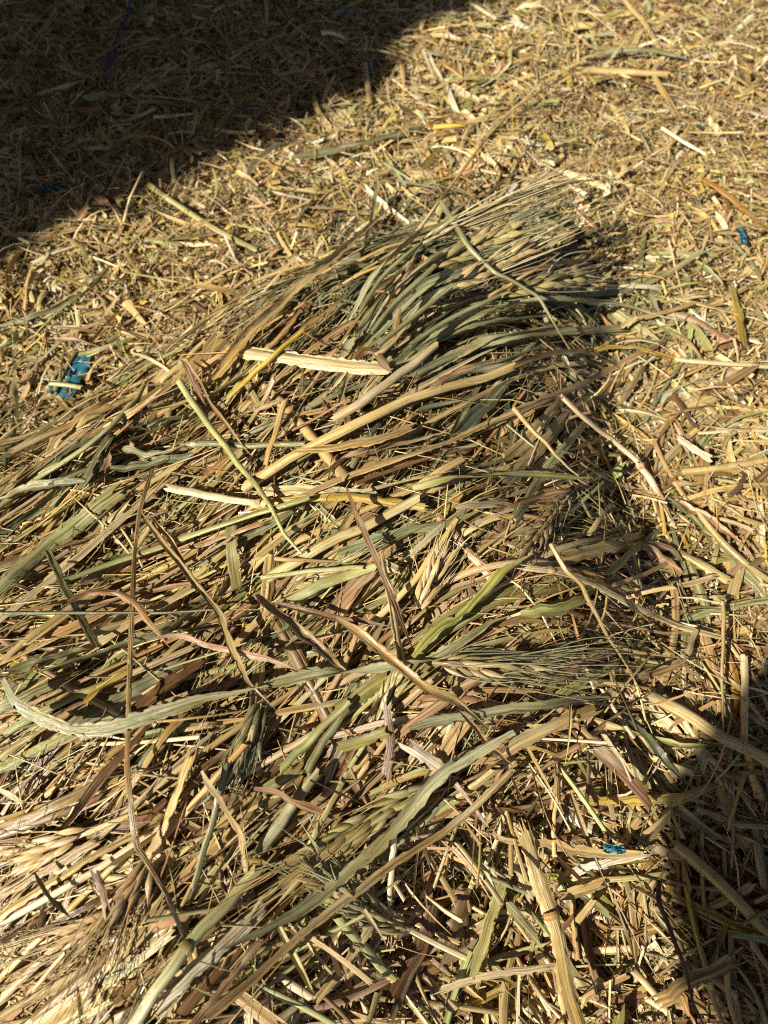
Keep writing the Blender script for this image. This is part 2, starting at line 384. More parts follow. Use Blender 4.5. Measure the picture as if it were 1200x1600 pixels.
ZONES = [((650, 440), 170, {'d': 26, 'g': 34, 'G': 18, 'e': 6, 'y': 9, 'p': 5, 'b': 4}), ((820, 450), 130, {'d': 14, 'g': 30, 'G': 24, 'e': 12, 'y': 14, 'p': 6}),
         ((780, 560), 130, {'d': 20, 'g': 24, 'y': 20, 't': 16, 'p': 10, 'b': 6}), ((480, 620), 150, {'t': 28, 'y': 30, 'p': 10, 'b': 16, 'g': 6, 'w': 8}),
         ((300, 600), 110, {'y': 46, 'w': 24, 't': 22, 'e': 4, 'b': 6}), ((120, 740), 120, {'g': 22, 'd': 8, 'y': 30, 't': 18, 'e': 10, 'w': 8, 'b': 6}),
         ((150, 900), 140, {'y': 36, 'w': 16, 't': 24, 'e': 7, 'p': 10, 'b': 9}), ((150, 1080), 130, {'g': 12, 'e': 16, 'y': 36, 't': 20, 'w': 10, 'b': 6, 'Y': 3}),
         ((120, 1300), 150, {'y': 34, 'w': 14, 't': 30, 'e': 8, 'b': 11, 'p': 8}), ((120, 1500), 150, {'w': 12, 'y': 32, 't': 34, 'b': 12, 'e': 6, 'p': 7}),
         ((500, 900), 150, {'g': 16, 'e': 16, 'y': 26, 'd': 8, 'p': 10, 't': 18, 'b': 8}), ((650, 730), 150, {'t': 26, 'y': 30, 'p': 14, 'b': 10, 'g': 8, 'd': 4, 'w': 8}),
         ((850, 700), 120, {'y': 38, 't': 24, 'w': 14, 'e': 10, 'b': 8, 'g': 5}), ((700, 930), 140, {'t': 28, 'p': 12, 'y': 28, 'b': 14, 'e': 10, 'g': 5}),
         ((560, 1120), 140, {'p': 16, 'b': 14, 't': 24, 'y': 24, 'g': 8, 'e': 10, 'w': 4}), ((420, 1250), 140, {'t': 28, 'g': 9, 'p': 10, 'y': 28, 'b': 12, 'e': 8, 'w': 6}),
         ((860, 1050), 130, {'y': 32, 't': 26, 'g': 7, 'p': 8, 'b': 12, 'v': 4, 'w': 8}), ((620, 1380), 150, {'t': 28, 'b': 18, 'y': 24, 'p': 9, 'e': 8, 'w': 12}),
         ((400, 1520), 150, {'y': 30, 't': 28, 'p': 10, 'b': 12, 'w': 14, 'e': 6})]
zc = np.array([z[0] for z in ZONES], float); zr = np.array([z[1] for z in ZONES], float)
def zone_colour(px, r):
    d = ((zc - px) ** 2).sum(1) / zr ** 2; w = np.exp(-1.5 * d) + 1e-9; k = r.choice(len(ZONES), p=w / w.sum())
    ws = ZONES[k][2]; ks = list(ws); p = np.array([ws[q] for q in ks], float); return ks[r.choice(len(ks), p=p / p.sum())]

inside = [(gx[i], gy[j]) for j in range(0, GN, 2) for i in range(0, GN, 2) if PD[j, i] > -0.004]
inside = np.array(inside); ip = topx(np.column_stack([inside, np.full(len(inside), .03)]))
ok = (ip[:, 0] > -330) & (ip[:, 0] < 1300) & (ip[:, 1] < 1900); inside = inside[ok]
def strand_path(r, L, off, n, seed_xy, noise):
    st = L / (n - 1); a0 = r.normal(0, noise); da = r.normal(0, 0.25)
    half = n // 2
    def walk(sg, m):
        q = seed_xy.copy(); out = []
        for i in range(m):
            d = flow(q[None, 0], q[None, 1])[0] * sg; a = a0 + da * sg * (i / n)
            q = q + st * np.array([d[0] * math.cos(a) - d[1] * math.sin(a), d[0] * math.sin(a) + d[1] * math.cos(a)]); out.append(q)
        return out
    xy = np.array(walk(-1, half)[::-1] + [seed_xy] + walk(1, n - half - 1))
    s = np.linspace(-1, 1, n); h = samp(HEAP, xy[:, 0], xy[:, 1])
    h = np.polyval(np.polyfit(s, h, 3), s) * 0.8 + h * 0.2
    z = h + off + r.normal(0, 0.004) * s + r.normal(0, 0.004) * (s * s - .4)
    z = np.maximum(z, samp(GROUND, xy[:, 0], xy[:, 1]) + 0.002)
    return np.column_stack([xy, z])
def strand(g, kind, P, w, c, r, nrm=None):
    n = len(P); s = np.linspace(0, 1, n)
    if n > 13:
        T = unit(np.gradient(P, axis=0)); Sd = np.cross(T, (0, 0, 1.0)); amp = min(w, .004) * (0.13 if kind in 'LT' else 0.07)
        kx = np.interp(s, np.linspace(0, 1, 9), r.normal(0, amp, 9)); kz = np.interp(s, np.linspace(0, 1, 9), r.normal(0, amp, 9))
        P = P + Sd * kx[:, None] + np.outer(kz, (0, 0, 1.0))
    nr = heap_normal(P) if nrm is None else nrm
    base = np.asarray(c); alt = base * 0.75 + np.array(PAL['t']) * 0.25 if r.random() < .5 else base * np.array([.85, .78, .7])
    cols = base[None] * (1 - (s ** 2)[:, None]) + alt[None] * (s ** 2)[:, None]
    if kind == 'L':
        ww = w * np.clip(0.45 + s * 4, 0, 1) * np.clip((1 - s) * 3.2, 0.04, 1) ** 0.8
        ribbon(g, P, ww, c, r, fold=r.normal(0.35, 0.3), roll=r.normal(0, 0.45), curlvar=r.choice([.25, .45, 1.1], p=[.55, .3, .15]), k=9 if n > 13 else 5, nrm=nr, cols=cols)
    elif kind == 'F':
        ribbon(g, P, np.full(n, w), c, r, fold=-abs(r.normal(0.2, 0.2)), roll=r.normal(0, 0.3), rag=(0.8, 0.8), k=11 if n > 13 else 5, nrm=nr, cols=cols, curlvar=0.12)
    elif kind == 'S':
        tube(g, P, w / 2 * (1 - 0.12 * s) * (1 + wobble(n, .03, 2, r)), c, r, ribs=0.085, k=11 if n > 13 else 6, squash=r.uniform(0.45, 0.85), rag=(0.5, 0.5), cols=cols, nrm=nr)
    else:
        tube(g, P, w / 2 * (1 - 0.7 * s ** 1.5), c, r, k=5, squash=0.9, cols=cols, nrm=nr)

r = np.random.default_rng(23)
g = Geo(); gl = Geo()
for i in range(3300):
    sd = inside[r.integers(len(inside))] + r.normal(0, 0.002, 2)
    px = topx(np.array([[*sd, samp(HEAP, sd[0], sd[1])]]))[0]
    off = -0.038 + 0.040 * r.random()
    kind = r.choice(['L', 'S', 'F', 'T'], p=[.44, .20, .22, .14])
    L = float(np.clip(0.115 * math.exp(r.normal(0, 0.45)), 0.035, 0.26))
    w = {'L': 0.0030, 'S': 0.0024, 'F': 0.0031, 'T': 0.0011}[kind] * math.exp(r.normal(0, 0.42))
    P = strand_path(r, L, off, 13, sd, 0.30 if r.random() < .8 else 1.0)
    strand(gl if kind in 'LF' else g, kind, P, w, tint(PAL[zone_colour(px, r)], r, 0.16), r)
for i in range(2600):                               # fine shreds caught between the stalks
    sd = inside[r.integers(len(inside))]
    px = topx(np.array([[*sd, samp(HEAP, sd[0], sd[1])]]))[0]
    P = strand_path(r, r.uniform(0.012, 0.06), r.uniform(-0.016, 0.002), 6, sd, 0.8)
    strand(gl, 'L', P, r.uniform(0.0008, 0.0032), tint(PAL[zone_colour(px, r)], r, 0.2), r)
for i in range(1500):                               # coarse tangle lying every way over the hollows
    h_ = HOLLOW[r.integers(4)]; sd = h_[:2] + r.normal(0, 0.05, 2)
    if poly_dist(sd[None, 0], sd[None, 1])[0] > 0.03: continue
    L = r.uniform(0.018, 0.075); az = r.uniform(0, 2 * np.pi); s = np.linspace(-.5, .5, 9); bd = r.normal(0, .3)
    q = sd[None] + L * np.column_stack([s * math.cos(az) - bd * s * s * math.sin(az), s * math.sin(az) + bd * s * s * math.cos(az)])
    z = samp(HEAP, sd[None, 0], sd[None, 1])[0] + r.uniform(-0.002, 0.008) + L * s * r.normal(0, .10) + L * (.25 - s * s) * r.normal(0, .12)
    z = np.maximum(z, samp(GROUND, q[:, 0], q[:, 1]) + .001)
    kind = r.choice(['L', 'S', 'F', 'T'], p=[.4, .14, .28, .18]); ck = r.choice(['y', 'w', 't', 'b', 'p', 'e', 'g', 'v'], p=[.30, .14, .22, .11, .05, .09, .05, .04])
    strand(gl if kind in 'LF' else g, kind, np.column_stack([q, z]), {'L': .0021, 'S': .0019, 'F': .0023, 'T': .0009}[kind] * math.exp(r.normal(0, .45)), tint(PAL[ck], r, .16), r)
for i in range(520):                                # long straight straws running right through the heap
    sd = inside[r.integers(len(inside))]
    px = topx(np.array([[*sd, samp(HEAP, sd[0], sd[1])]]))[0]
    if px[1] < 560 and r.random() < .5: continue
    kind = r.choice(['L', 'S', 'F'], p=[.3, .35, .35])
    P = strand_path(r, r.uniform(0.13, 0.28), r.uniform(-0.014, 0.004), 13, sd, 0.16)
    ck = zone_colour(px, r); ck = r.choice(['y', 'w', 'y', 'e', 'p']) if r.random() < .5 else ck
    strand(gl if kind in 'LF' else g, kind, P, {'L': .0028, 'S': .0021, 'F': .0027}[kind] * math.exp(r.normal(0, .3)), tint(PAL[ck], r, .14), r)
rim = np.argwhere((PD > -0.055) & (PD < 0.012))      # stalks shed around the rim of the heap
for i in range(1700):
    j, k = rim[r.integers(len(rim))]; sd = np.array([gx[k], gy[j]])
    px = topx(np.array([[*sd, 0.01]]))[0]
    if not (-60 < px[0] < 1260 and 250 < px[1] < 1660): continue
    P = strand_path(r, r.uniform(0.02, 0.10), r.uniform(0.000, 0.006), 9, sd, 0.8)
    kind = r.choice(['L', 'S', 'F', 'T'], p=[.4, .12, .22, .26])
    strand(gl if kind in 'LF' else g, kind, P, {'L': .0021, 'S': .0019, 'F': .0023, 'T': .0009}[kind] * math.exp(r.normal(0, .4)), tint(PAL[zone_colour(px, r)], r, .18), r)
for i in range(3600):                               # hair-thin fibres and split threads
    sd = inside[r.integers(len(inside))]
    px = topx(np.array([[*sd, samp(HEAP, sd[0], sd[1])]]))[0]
    P = strand_path(r, r.uniform(0.02, 0.10), r.uniform(-0.012, 0.006), 7, sd, 0.55)
    strand(g, 'T', P, r.uniform(0.0004, 0.0011), tint(PAL[zone_colour(px, r)], r, 0.2) * 1.1, r)
mass = link('loose_stalks', g.mesh('loose_stalks', M_STALK)); tag(mass, 'tangled mass of dry cereal stalks that makes up the heap', 'straw', None, 'stuff')
mass2 = link('loose_leaves', gl.mesh('loose_leaves', M_LEAF)); tag(mass2, 'tangled mass of dry leaves and shreds between the heap stalks', 'straw', None, 'stuff')

# ------------------------------------------------------------------ the stalks, leaves and strips one can pick out
# kind; colour; width px; lift mm; points (x,y or x,y,lift); label
TRACED = '''
L;g;9;9;8,730,3 15,690,6 26,640,12 22,600,16 18,560,18 20,522,18;twisted grey-green leaf standing upright at the left edge
L;g;8;7;0,511 50,500 100,475 140,455 170,420 192,398;slim grey-green blade arching up from the left edge over chaff
S;y;8;6;40,448 60,420 76,398;short straw leaning up right below the left shadow edge
S;v;9;10;84,614 100,580 116,552;yellow-green stub standing in front of the large blue scrap
S;e;9;12;78,599 103,601 128,606;pale green stub across the large blue scrap
S;e;10;8;118,556 160,545 206,530;olive stalk lying level above the large blue scrap
L;p;6;7;85,528 130,535 165,546 205,552;pink wavy leaf just above the large blue scrap
L;t;7;8;62,624 85,617 100,635 117,652;bent tan leaf below the large blue scrap
L;p;6;7;128,578 150,590 182,609;pinkish shred right of the large blue scrap
S;e;8;8;0,792 60,746 130,702 175,664 215,622 226,598;long light green stem rising from the left edge to below the chaff
L;d;22;4;0,775 60,735 120,697 200,672 300,655;broad dark green leaf spread above the folded leaf at left
F;d;30;9;162,688 145,715 127,750;broad dark folded leaf turning down at left of the heap
L;G;17;10;133,752 95,759 50,761 -5,782;pale grey leaf lying level under the dark folded leaf
C;p;14;9;158,735 172,706 195,690 213,699;pink curled leaf right of the dark folded leaf
S/.02;g;11;11;296,694 340,694 400,697 478,693;straight green stem lying level right of the pink curled leaf
L;G;12;9;300,695 260,709 200,705 148,697;grey-green blade pointing left to the pink curled leaf
L;g;12;7;302,706 230,727 190,733 156,731;lower grey-green blade beneath the level green stem
L;g;11;9;230,668 290,653 330,622 380,585 420,553;slim green blade rising right across the broad straw bundle
L;p;8;12;284,562 300,590 315,625 327,655;upper prong of the pink forked leaf above the green diagonal stem
L;p;5;13;290,560 310,590 330,632 360,670 392,712;long thin prong of the pink forked leaf beside the green diagonal stem
T;e;13;14;278,598 310,637 340,682 370,726 400,756 425,792 450,838 468,868;thin green stem slanting down right from the pink fork
F;y;38;4;238,664 270,620 305,580 338,545;broad straw sheath bundle at the upper left heap edge
F;y;24;8;338,578 362,548 386,514;broad straw sheath with a cut end above the bundle
S/.92;w;13;12;263,762 320,772 400,786 420,785;pale straw with a reddish joint left of heap centre
F;Y;14;9;400,786 470,778 550,774 620,786 658,793;split yellow straw lying level in the heap centre
F;w;22;6;415,766 470,766 520,768 590,778;shredded pale straw just above the split yellow straw
F;e;28;8;-5,922 40,881 90,840 140,800 172,772;thick yellow-green sheath rising from the left edge
F;w;20;5;95,888 135,848 185,798;flat cream straw parallel to the thick yellow-green sheath
F;g;12;13;75,862 95,905 120,952 146,1000;grey-green split stalk slanting down right past the left stalks
S;e;11;13;107,905 180,878 250,855 320,830 400,803 482,780;light green stem with a bright cut end at left
F/.42;t;8;15;236,735 217,800 210,860 206,960 203,1050 199,1130 198,1200 207,1283 214,1323 234,1352 260,1397 285,1458;long upright tan stalk running down the left heap
L;t;10;17;222,800 232,815 267,863 317,923 347,967 363,1013 385,1060 432,1112;long tan bent leaf slanting down right over the left heap
L;t;7;15;240,808 262,838 280,868 292,892;short tan prong beside the long tan bent leaf
L;p;10;16;105,940 140,925 180,923 210,945 235,975 264,1012;mauve arching leaf hooked over the upright tan stalk
T;d;7;15;-5,958 70,959 160,957 250,958 320,953 405,953;thin dark green stem lying level across the upright tan stalk
L;G;13;11;62,1054 130,1030 215,1003 270,980 310,955 345,935 405,903;slim grey-green blade rising right below the level dark stem
L;g;15;8;15,1050 80,1030 142,1014;short grey-green blade near the left edge below the level dark stem
L;p;9;16;228,998 280,995 320,1008 365,1015 400,1025 440,1038 482,1053;pale pink leaf lying almost level right of the upright tan stalk
L;G;20;17;2,1062 23,1100 67,1124 110,1140 167,1138 250,1113 333,1088 408,1074;broad grey-green bent leaf crossing the lower left heap
L;G;17;13;405,1073 480,1056 560,1052 620,1045 682,1028 714,1007 760,973 795,962;long grey-green leaf running level through the heap centre
L;Y;15;11;132,1099 170,1070 208,1046;golden leaf left of the upright tan stalk
L;y;12;7;-5,1184 60,1146 135,1099;straw-yellow blade leading up to the golden leaf
F;e;16;6;-5,1112 45,1086 97,1061;short olive strip at the left edge above the broad bent leaf
S;e;14;7;10,1146 70,1110 162,1067;olive stalk rising right under the golden leaf
F;g;24;6;118,1133 190,1090 268,1043;wide olive strip behind the broad bent leaf
F;e;17;6;-5,1203 60,1170 114,1146;pale olive strip at the left edge below the broad bent leaf
F;b;22;7;208,1112 250,1075 302,1038;brown torn strip rising right above the broad bent leaf
F;p;10;9;248,869 300,855 345,840 402,819;pink strip below the light green stem
L;p;7;11;128,949 200,930 280,915 352,899;slender pinkish blade under the long tan bent leaf
F;e;18;9;360,820 363,870 369,912;light green flat stick standing upright in view left of centre
L;y;13;13;330,592 400,517 450,465 500,425 537,393 577,353 618,318;long yellow leaf pointing up right at the heap top
S;Y;11;12;360,618 400,580 440,545 473,516;golden straw ending over the flat torn cream strip
F;w;24;11;383,549 430,555 500,567 560,572 598,575;flat torn cream strip lying level near the heap top
S;w;16;15;525,652 560,630 600,602 640,571 681,540;cream stalk with a square cut end above heap centre
S;y;17;10;385,762 450,717 500,690 560,660 640,625 700,605 760,590 803,573;long straw running up right across the heap
F;y;22;11;492,702 540,694 590,685 634,669;speckled tan strip beside the long straw across the heap
F;y;10;9;430,793 500,762 560,737 620,716 700,690 760,661 803,645;thin straw parallel below the long straw across the heap
L;p;11;8;500,752 540,720 570,702 620,690 688,677;pink pointed leaf below the speckled strip
C;b;14;16;555,562 568,547 588,549 600,568 612,583;dark brown curled leaf at the end of the flat cream strip
F;p;9;16;617,522 624,472 632,432 641,413;upright pinkish strip in front of the dark tuft
L;t;6;15;578,456 605,459 626,464;tan hooked shred crossing the upright pinkish strip
T;w;9;15;587,558 620,530 648,492 662,481 682,479;pale kinked stem right of the upright pinkish strip
L;b;5;12;468,518 500,535 530,545 557,556;thin brown twisted shred above the flat cream strip
L;p;9;11;664,613 690,595 720,580 764,568;pink arching leaf above the long straw across the heap
L;d;19;6;706,684 740,650 770,625 803,588;dark green broad blade below the end of the long straw
S;y;17;9;660,756 690,735 719,719;short stout straw with cut end in the heap centre
L;e;14;14;645,763 700,749 760,742 830,743 928,748;pale green blade lying level right of centre
L;t;7;13;398,641 425,631 447,622;tan kinked straw tip above the level green stem
S;y;10;12;446,624 432,670 414,728;tan straw standing down from the kinked tip
L;g;9;14;602,500 650,452 720,418 800,408;slim green blade low in the tuft arching right
L;d;10;12;598,560 680,503 740,473 805,452;dark green blade in the tuft below the creamy ear
L;G;12;12;606,574 700,525 780,502 872,494;grey-green blade bending level at the tuft base
F;G;12;13;648,583 740,541 830,520 966,513;grey-green strip with a square end right of the tuft
L;G;9;14;772,480,12 850,471,16 900,472,16 967,480,14 1062,503,8;slender green leaf drooping onto the chaff right of the tuft
T;g;10;24;690,316,34 739,391,32 776,429,30 810,444,28 840,462,26 862,500,24 889,546,16;curved green stem arching in front of the tuft ears
L;g;8;12;878,556 888,575 904,600;short green tip below the curved green stem
T;t;6;20;592,408,14 640,378,18 680,320,26 720,268,34 760,215,40 800,171,44 850,136,46 892,114,46 965,86,46;long thin stem rising far above the heap to upper right
L;g;7;16;572,382,6 583,332,16 588,300,22 591,266,26;small dark leaf standing up behind the yellow leaf tip
T;y;7;28;764,464,22 820,430,28 872,396,32;thin pale stem crossing the curved green stem
L;p;7;24;690,462,14 745,440,20 800,425,22 880,412,20 978,399,10;pink slender leaf over the lowest tuft ear
L;e;12;32;740,335,30 790,318,34 840,300,34 890,285,32 972,278,20;silvery leaf along the top of the tuft
F;p;10;8;798,645 860,621 905,602 965,571 1030,537;long pinkish-brown leaf reaching right off the heap
L;b;8;11;796,577 850,553 905,547 944,556;brown arching leaf under the green leaf tips at right
S;w;11;14;877,619 915,655 960,690 996,722;upper half of the cream stalk with red joint
S/.02;w;13;13;996,722,16 1022,757,10 1052,822,7;lower half of the cream stalk with red joint
T;t;9;17;802,638 840,680 870,711 905,742;thin tan stem slanting down onto the pale green blade
F;y;20;7;796,714 840,670 878,623;straw strip above the thin tan stem at right
F;t;22;6;798,746 850,692 890,645 962,604;wide tan strip pointing up right at the right heap edge
F;e;15;8;808,806 840,752 870,712 917,658;light green strip crossing under the pale green blade
L;p;13;10;796,788 840,773 893,766;pink leaf under the end of the pale green blade
F;p;11;7;1048,489 1090,500 1132,527;pink torn strip on the chaff right of the tuft
F;v;14;7;970,494 1006,519;short olive strip on the chaff below the drooping leaf
F;Y;14;8;1145,452 1154,490 1161,533;golden flat piece standing upright in view near the right edge
F;o;12;12;1106,282 1150,316 1206,362;long orange strip slanting down right at the right edge
S;w;9;7;1058,563 1130,568 1206,573;cream straw lying level at the right edge
F;W;9;7;1144,607 1153,623;tiny white chip near the right edge
F;W;10;10;1061,684 1085,702 1106,714;white upper half of the bent straw right of the heap
F;t;17;8;1101,712 1099,735 1097,757;tan lower half of the bent straw right of the heap
F;b;11;6;1038,598 1070,640 1092,673;brown leaf slanting down in the heap shadow at right
S;w;6;7;1090,676 1140,674 1206,672;thin pale straw lying level below the white bent straw
L;t;11;7;1046,753 1110,762 1174,787;tan-grey leaf lying below the bent white straw
L;p;10;8;1053,783 1090,800 1120,820 1163,852;pink leaf slanting down right of the heap
F;e;23;7;1093,808 1130,850 1170,900 1206,938;broad green strip slanting down to the right edge
L;g;13;10;948,898 990,860 1047,815;green blade above the two pink leaves at right
F;y;23;9;888,871 940,858 997,842;pale torn strip left of the two pink leaves
L;p;15;9;1003,853 1040,880 1068,897;lower of the two pink leaves at right
L;p;11;11;1013,847 1050,860 1070,887;upper of the two pink leaves at right
F/.12;w;12;12;824,884 880,895 930,912 1000,950 1060,977 1130,996;long cream stalk slanting down right off the heap
T;t;9;22;862,850 885,893 910,915 947,990 978,1038 1000,1080;thin tan stem arching over the long cream stalk
L;v;16;9;813,957 880,949 935,918;yellow-green leaf under the thin tan arching stem
F;e;16;8;1074,864 1090,905 1106,952;light green strip standing down near the right edge
F;e;15;8;1058,972 1110,951 1192,935;olive strip lying across the foot of the green strip
C;t;11;14;1088,984 1080,1010 1067,1032 1040,1046 998,1062;brown crumpled leaf hanging at the end of the cream stalk
F;y;27;8;1094,984 1110,1040 1126,1102;broad straw strip standing upright in view at right
L;g;9;7;1088,1028 1104,1090 1121,1142;thin green blade left of the broad upright straw strip
T;t;8;13;1130,936 1130,1000 1127,1060 1130,1145;thin tan stem standing upright right of the broad straw strip
F;o;13;8;1139,1028 1150,1062 1152,1108;orange strip between two upright straws at right
S;w;13;10;1163,1024 1163,1080 1163,1163;pale grey straw standing upright half in shadow
S;Y;8;7;1132,996 1162,1037;yellow straw above the pale grey upright straw
F;t;10;7;1080,1058 1085,1110 1089,1152;tan strip left of the broad upright straw strip foot
S;y;20;14.0;1013,1085 1060,1110 1110,1141 1160,1170 1206,1194;thick straw running down right into the lower right shadow
L;p;14;16.0;1024,1081 962,1120 905,1165 850,1200 798,1232;pinkish folded leaf running down left from the thick straw
L;G;14;13;638,1139 720,1118 800,1106 880,1098 978,1090;grey-green leaf lying level below the grey ear
F;y;21;13.0;795,1168 850,1140 928,1106;wide straw strip under the level grey-green leaf
F;v;13;10;868,1092 910,1066 965,1037;olive flat stick above the level grey-green leaf
L;p;19;9;903,1153 922,1118 942,1098;short pink broad leaf below the level leaf tip
L;d;10;13.0;970,1110 1010,1150 1040,1190 1078,1232;dark slim leaf arching down right below the thick straw
F;v;21;10.0;958,1139 1020,1157 1082,1171;wide olive stick under the dark slim leaf
F;v;17;12.0;993,1188 1011,1237;olive stub standing upright in view below the wide olive stick
L;b;9;19;543,762 557,800 580,858 610,927 628,975 649,1025;dark slanting stem through the heap centre
S;y;15;9;418,902 500,856 600,807 655,778;stout straw rising right left of the dark slanting stem
L;g;13;8;528,866 620,833 700,815 755,798;grey-green blade crossing behind the dark slanting stem
S;e;8;11;408,902 480,893 567,886;thin pale green stick pointing at the dark slanting stem
S;e;17;9;455,939 500,915 587,884;thick pale green stick under the thin pale green stick
S;y;11;8;583,972 650,905 714,813;straw rising steeply right of the dark slanting stem
F;w;14;11;597,878 612,935 622,1000 629,1034;cream husk strip hanging down beside the dark slanting stem
L;v;19;13;645,1026 690,985 730,955 800,884 832,862;bright green broad blade right of the dark slanting stem
L;b;9;13;428,944 480,955 540,967 608,981;brown twisted leaf lying level left of the dark slanting stem
L;t;18;14;398,932 450,970 500,1015 543,1048;tan broad leaf slanting down right left of the dark stem
L;t;14;17;526,966 573,997 613,1033 667,1073 720,1103 765,1142;long tan leaf crossing the level grey-green leaf in the centre
L;t;7;18.0;718,1112 760,1160 803,1198;thin tan tail below the long tan crossing leaf
F;v;25;8;540,1102 570,1080 600,1059;short vivid green strip below the level centre leaf
S;e;14;11.0;438,1204 480,1160 520,1120 547,1098;yellowish stalk running down left from the vivid green strip
S;g;13;10.0;478,1206 510,1152 543,1108;grey-green stalk beside the yellowish stalk in the lower centre
F;p;15;10;622,1147 690,1095 750,1056 803,1016;pink strip rising right under the grey ear
F;v;18;15.0;537,1166 570,1156 602,1145;lime green flat stub left of the slender ear
F;W;19;14.0;648,1172 692,1203;whitish stub slanting down in the lower centre
F;b;14;13.0;605,1116 611,1160 604,1208;dark brown strip hanging under the centre leaves
L;G;18;25.0;803,1142 740,1181 700,1204 665,1236 630,1277 580,1332 520,1386 460,1427 400,1459 340,1487;long grey-green leaf passing along the plump green ear
F;t;14;24.0;793,1208 740,1261 690,1301 620,1346 540,1402 480,1452 400,1527 330,1582;long tan strip running down left below the plump ear
L;y;13;22.0;1002,1331 950,1334 883,1320 800,1310 715,1292;tapering straw blade lying level over the blue mesh scrap
F/.42;y;25;26.0;820,1306 840,1370 862,1432 876,1490 891,1560 908,1612;thick stalk standing upright in view at the bottom
F;W;14;19.0;903,1362 950,1348 1002,1335;white strip just below the blue mesh scrap
F;Y;17;17.0;923,1256 990,1252 1058,1250;pale yellow stump lying level above the blue mesh scrap
T;k;9;31.0;1028,1376 1030,1410 1050,1460 1070,1520 1085,1570 1108,1618;dark stem curving down in the lower right shadow
S;y;12;19.0;903,1438 915,1423 927,1408;hollow cut straw below the white strip
F;y;17;17.0;896,1397 937,1384;short tan straw chip below the white strip
F;t;22;17.0;1033,1562 1080,1531 1133,1508;wide tan leaf in the lower right shadow
F;w;15;18.0;803,1342 826,1392;cream stub left of the thick bottom stalk
F;e;14;17.0;798,1418 836,1462;light green stub left of the thick bottom stalk
F;w;11;18.0;693,1545 760,1525 870,1509;cream straw blade pointing at the thick bottom stalk
F;e;18;18.0;742,1513 765,1440 802,1332;light green strip rising steeply left of the thick bottom stalk
S;W;12;17.0;616,1298 612,1350 608,1412;white straw standing upright in view below the plump ear
S;e;16;17.0;528,1433 570,1480 617,1532;pale green stalk slanting down right below the spiky ear
F;b;38;15.0;682,1420 665,1480 628,1548;wide brown bark-like strip below the spiky ear stem
F;b;34;14.0;722,1428 712,1455 696,1482;short brown torn sheath right of the bark-like strip
L;o;15;9;512,1328 450,1410 422,1460 396,1496;reddish strip running down left from the plump ear tip
F;t;14;19.0;577,1452 545,1500 500,1557;tan strip slanting down left under the spiky ear
S;G;20;9;406,1329 450,1267 494,1205;thick green stalk above the plump ear
F;e;17;8;423,1228 462,1203;short light green strip left of the thick green stalk
S;e;11;17.0;478,1334 510,1270 542,1208;slim green stalk behind the plump ear
L;p;12;13;398,1229 440,1240 480,1260 532,1283;pink leaf crossing the thick green stalk
L;b;7;22.0;484,1219 530,1240 568,1257;thin brown twig above the plump ear
S;g;11;11;353,1196 335,1270 315,1340 302,1388;dark green stalk running down left of the tan drooping leaf
S/.52;e;22;14;402,1358 360,1410 318,1448 285,1490 250,1540 225,1575 200,1618;thick green jointed stalk at the bottom left
L;t;11;15;316,1204 340,1245 365,1282 378,1306 385,1350 390,1384;tan drooping leaf bent over left of the thick green stalk
C;b;8;13;344,1358 348,1388 356,1410 376,1423;brown curl under the tan drooping leaf
F;p;15;10;306,1597 350,1545 402,1477;reddish stalk strip rising right near the bottom edge
F;W;23;9;263,1549 300,1520 370,1456 405,1416;whitish flat strip beside the thick green jointed stalk
L;k;10;13;53,1362 75,1400 110,1434;dark twisted shred at the lower left
F;y;15;8;-5,1434 70,1385 135,1343 210,1302;straw strip rising right below the bristly left ear
F;t;14;6;-5,1402 70,1361 142,1319;tan strip just under the bristly left ear
F;y;14;8;292,1196 265,1270 238,1326;stout straw beside the upright tan stalk foot
F;e;8;12;-5,1231 32,1253;small light green tip at the left edge
S;w;7;10;53,1547 78,1515 102,1488;thin pale straw near the lower left corner
F;b;13;11;150,1368 158,1390 163,1414;brown wedge above the faded ear awns
L;t;8;7;50,0 90,35 119,59;tan leaf slanting down in the upper left shadow
F;t;10;8;133,259 200,228 272,193;tan straw rising right in the middle of the left shadow
C;o;11;9;352,34 338,58 321,86;orange curled leaf in the upper shadow
L;t;11;8;14,104 45,141 67,177;brownish leaf at the left edge of the shadow
F;Y;13;8;343,197 363,166 402,147;golden straw in the shadow near its right edge
L;t;9;8;284,119 310,160 337,197;grey tan leaf in the shadow beside a pale stick
F;e;10;8;229,136 286,119;pale stick in the shadow above the tan straw
F;t;10;8;257,241 283,228 312,236;tan bowed chip in the shadow left of the sunlit edge
T;w;5;20;193,348,6 203,310,14 222,268,22;right one of two thin stems crossing at the shadow edge
T;w;5;14;191,352,6 180,330,10 166,311,14;left one of two thin stems crossing at the shadow edge
S/.4;e;10;8;233,289 270,316 300,336 340,361 402,391;light green stem lying on the chaff at the shadow edge
F;v;11;7;206,364 275,381;yellow-green strip below the light green stem on the chaff
F;p;10;7;414,257 476,265;pinkish chip lying level above the two white chips
F;w;9;7;434,292 497,301;cream chip above the white chip on the chaff
F;W;8;7;438,302 478,311;white chip just below the cream chip
L;g;13;9;458,247 540,231 620,212 674,193;grey-green blade lying on the chaff above the heap
S;y;10;8;570,99 574,130 578,166;straw stub standing upright in view near the top
S;Y;10;8;678,199 729,194;golden straw stub lying level on the upper chaff
F;w;9;8;699,129 746,157;cream chip slanting down on the upper chaff
S;w;8;8;734,4 776,29;cream straw at the sunlit top edge
S;y;9;10;973,-4 1010,40 1033,79;tall straw slanting down from the top edge
L;g;10;9;923,87 1010,82 1083,96;grey-green blade lying level at upper right
S;y;11;8;909,110 978,112 1041,116;tan straw lying level under the upper right green blade
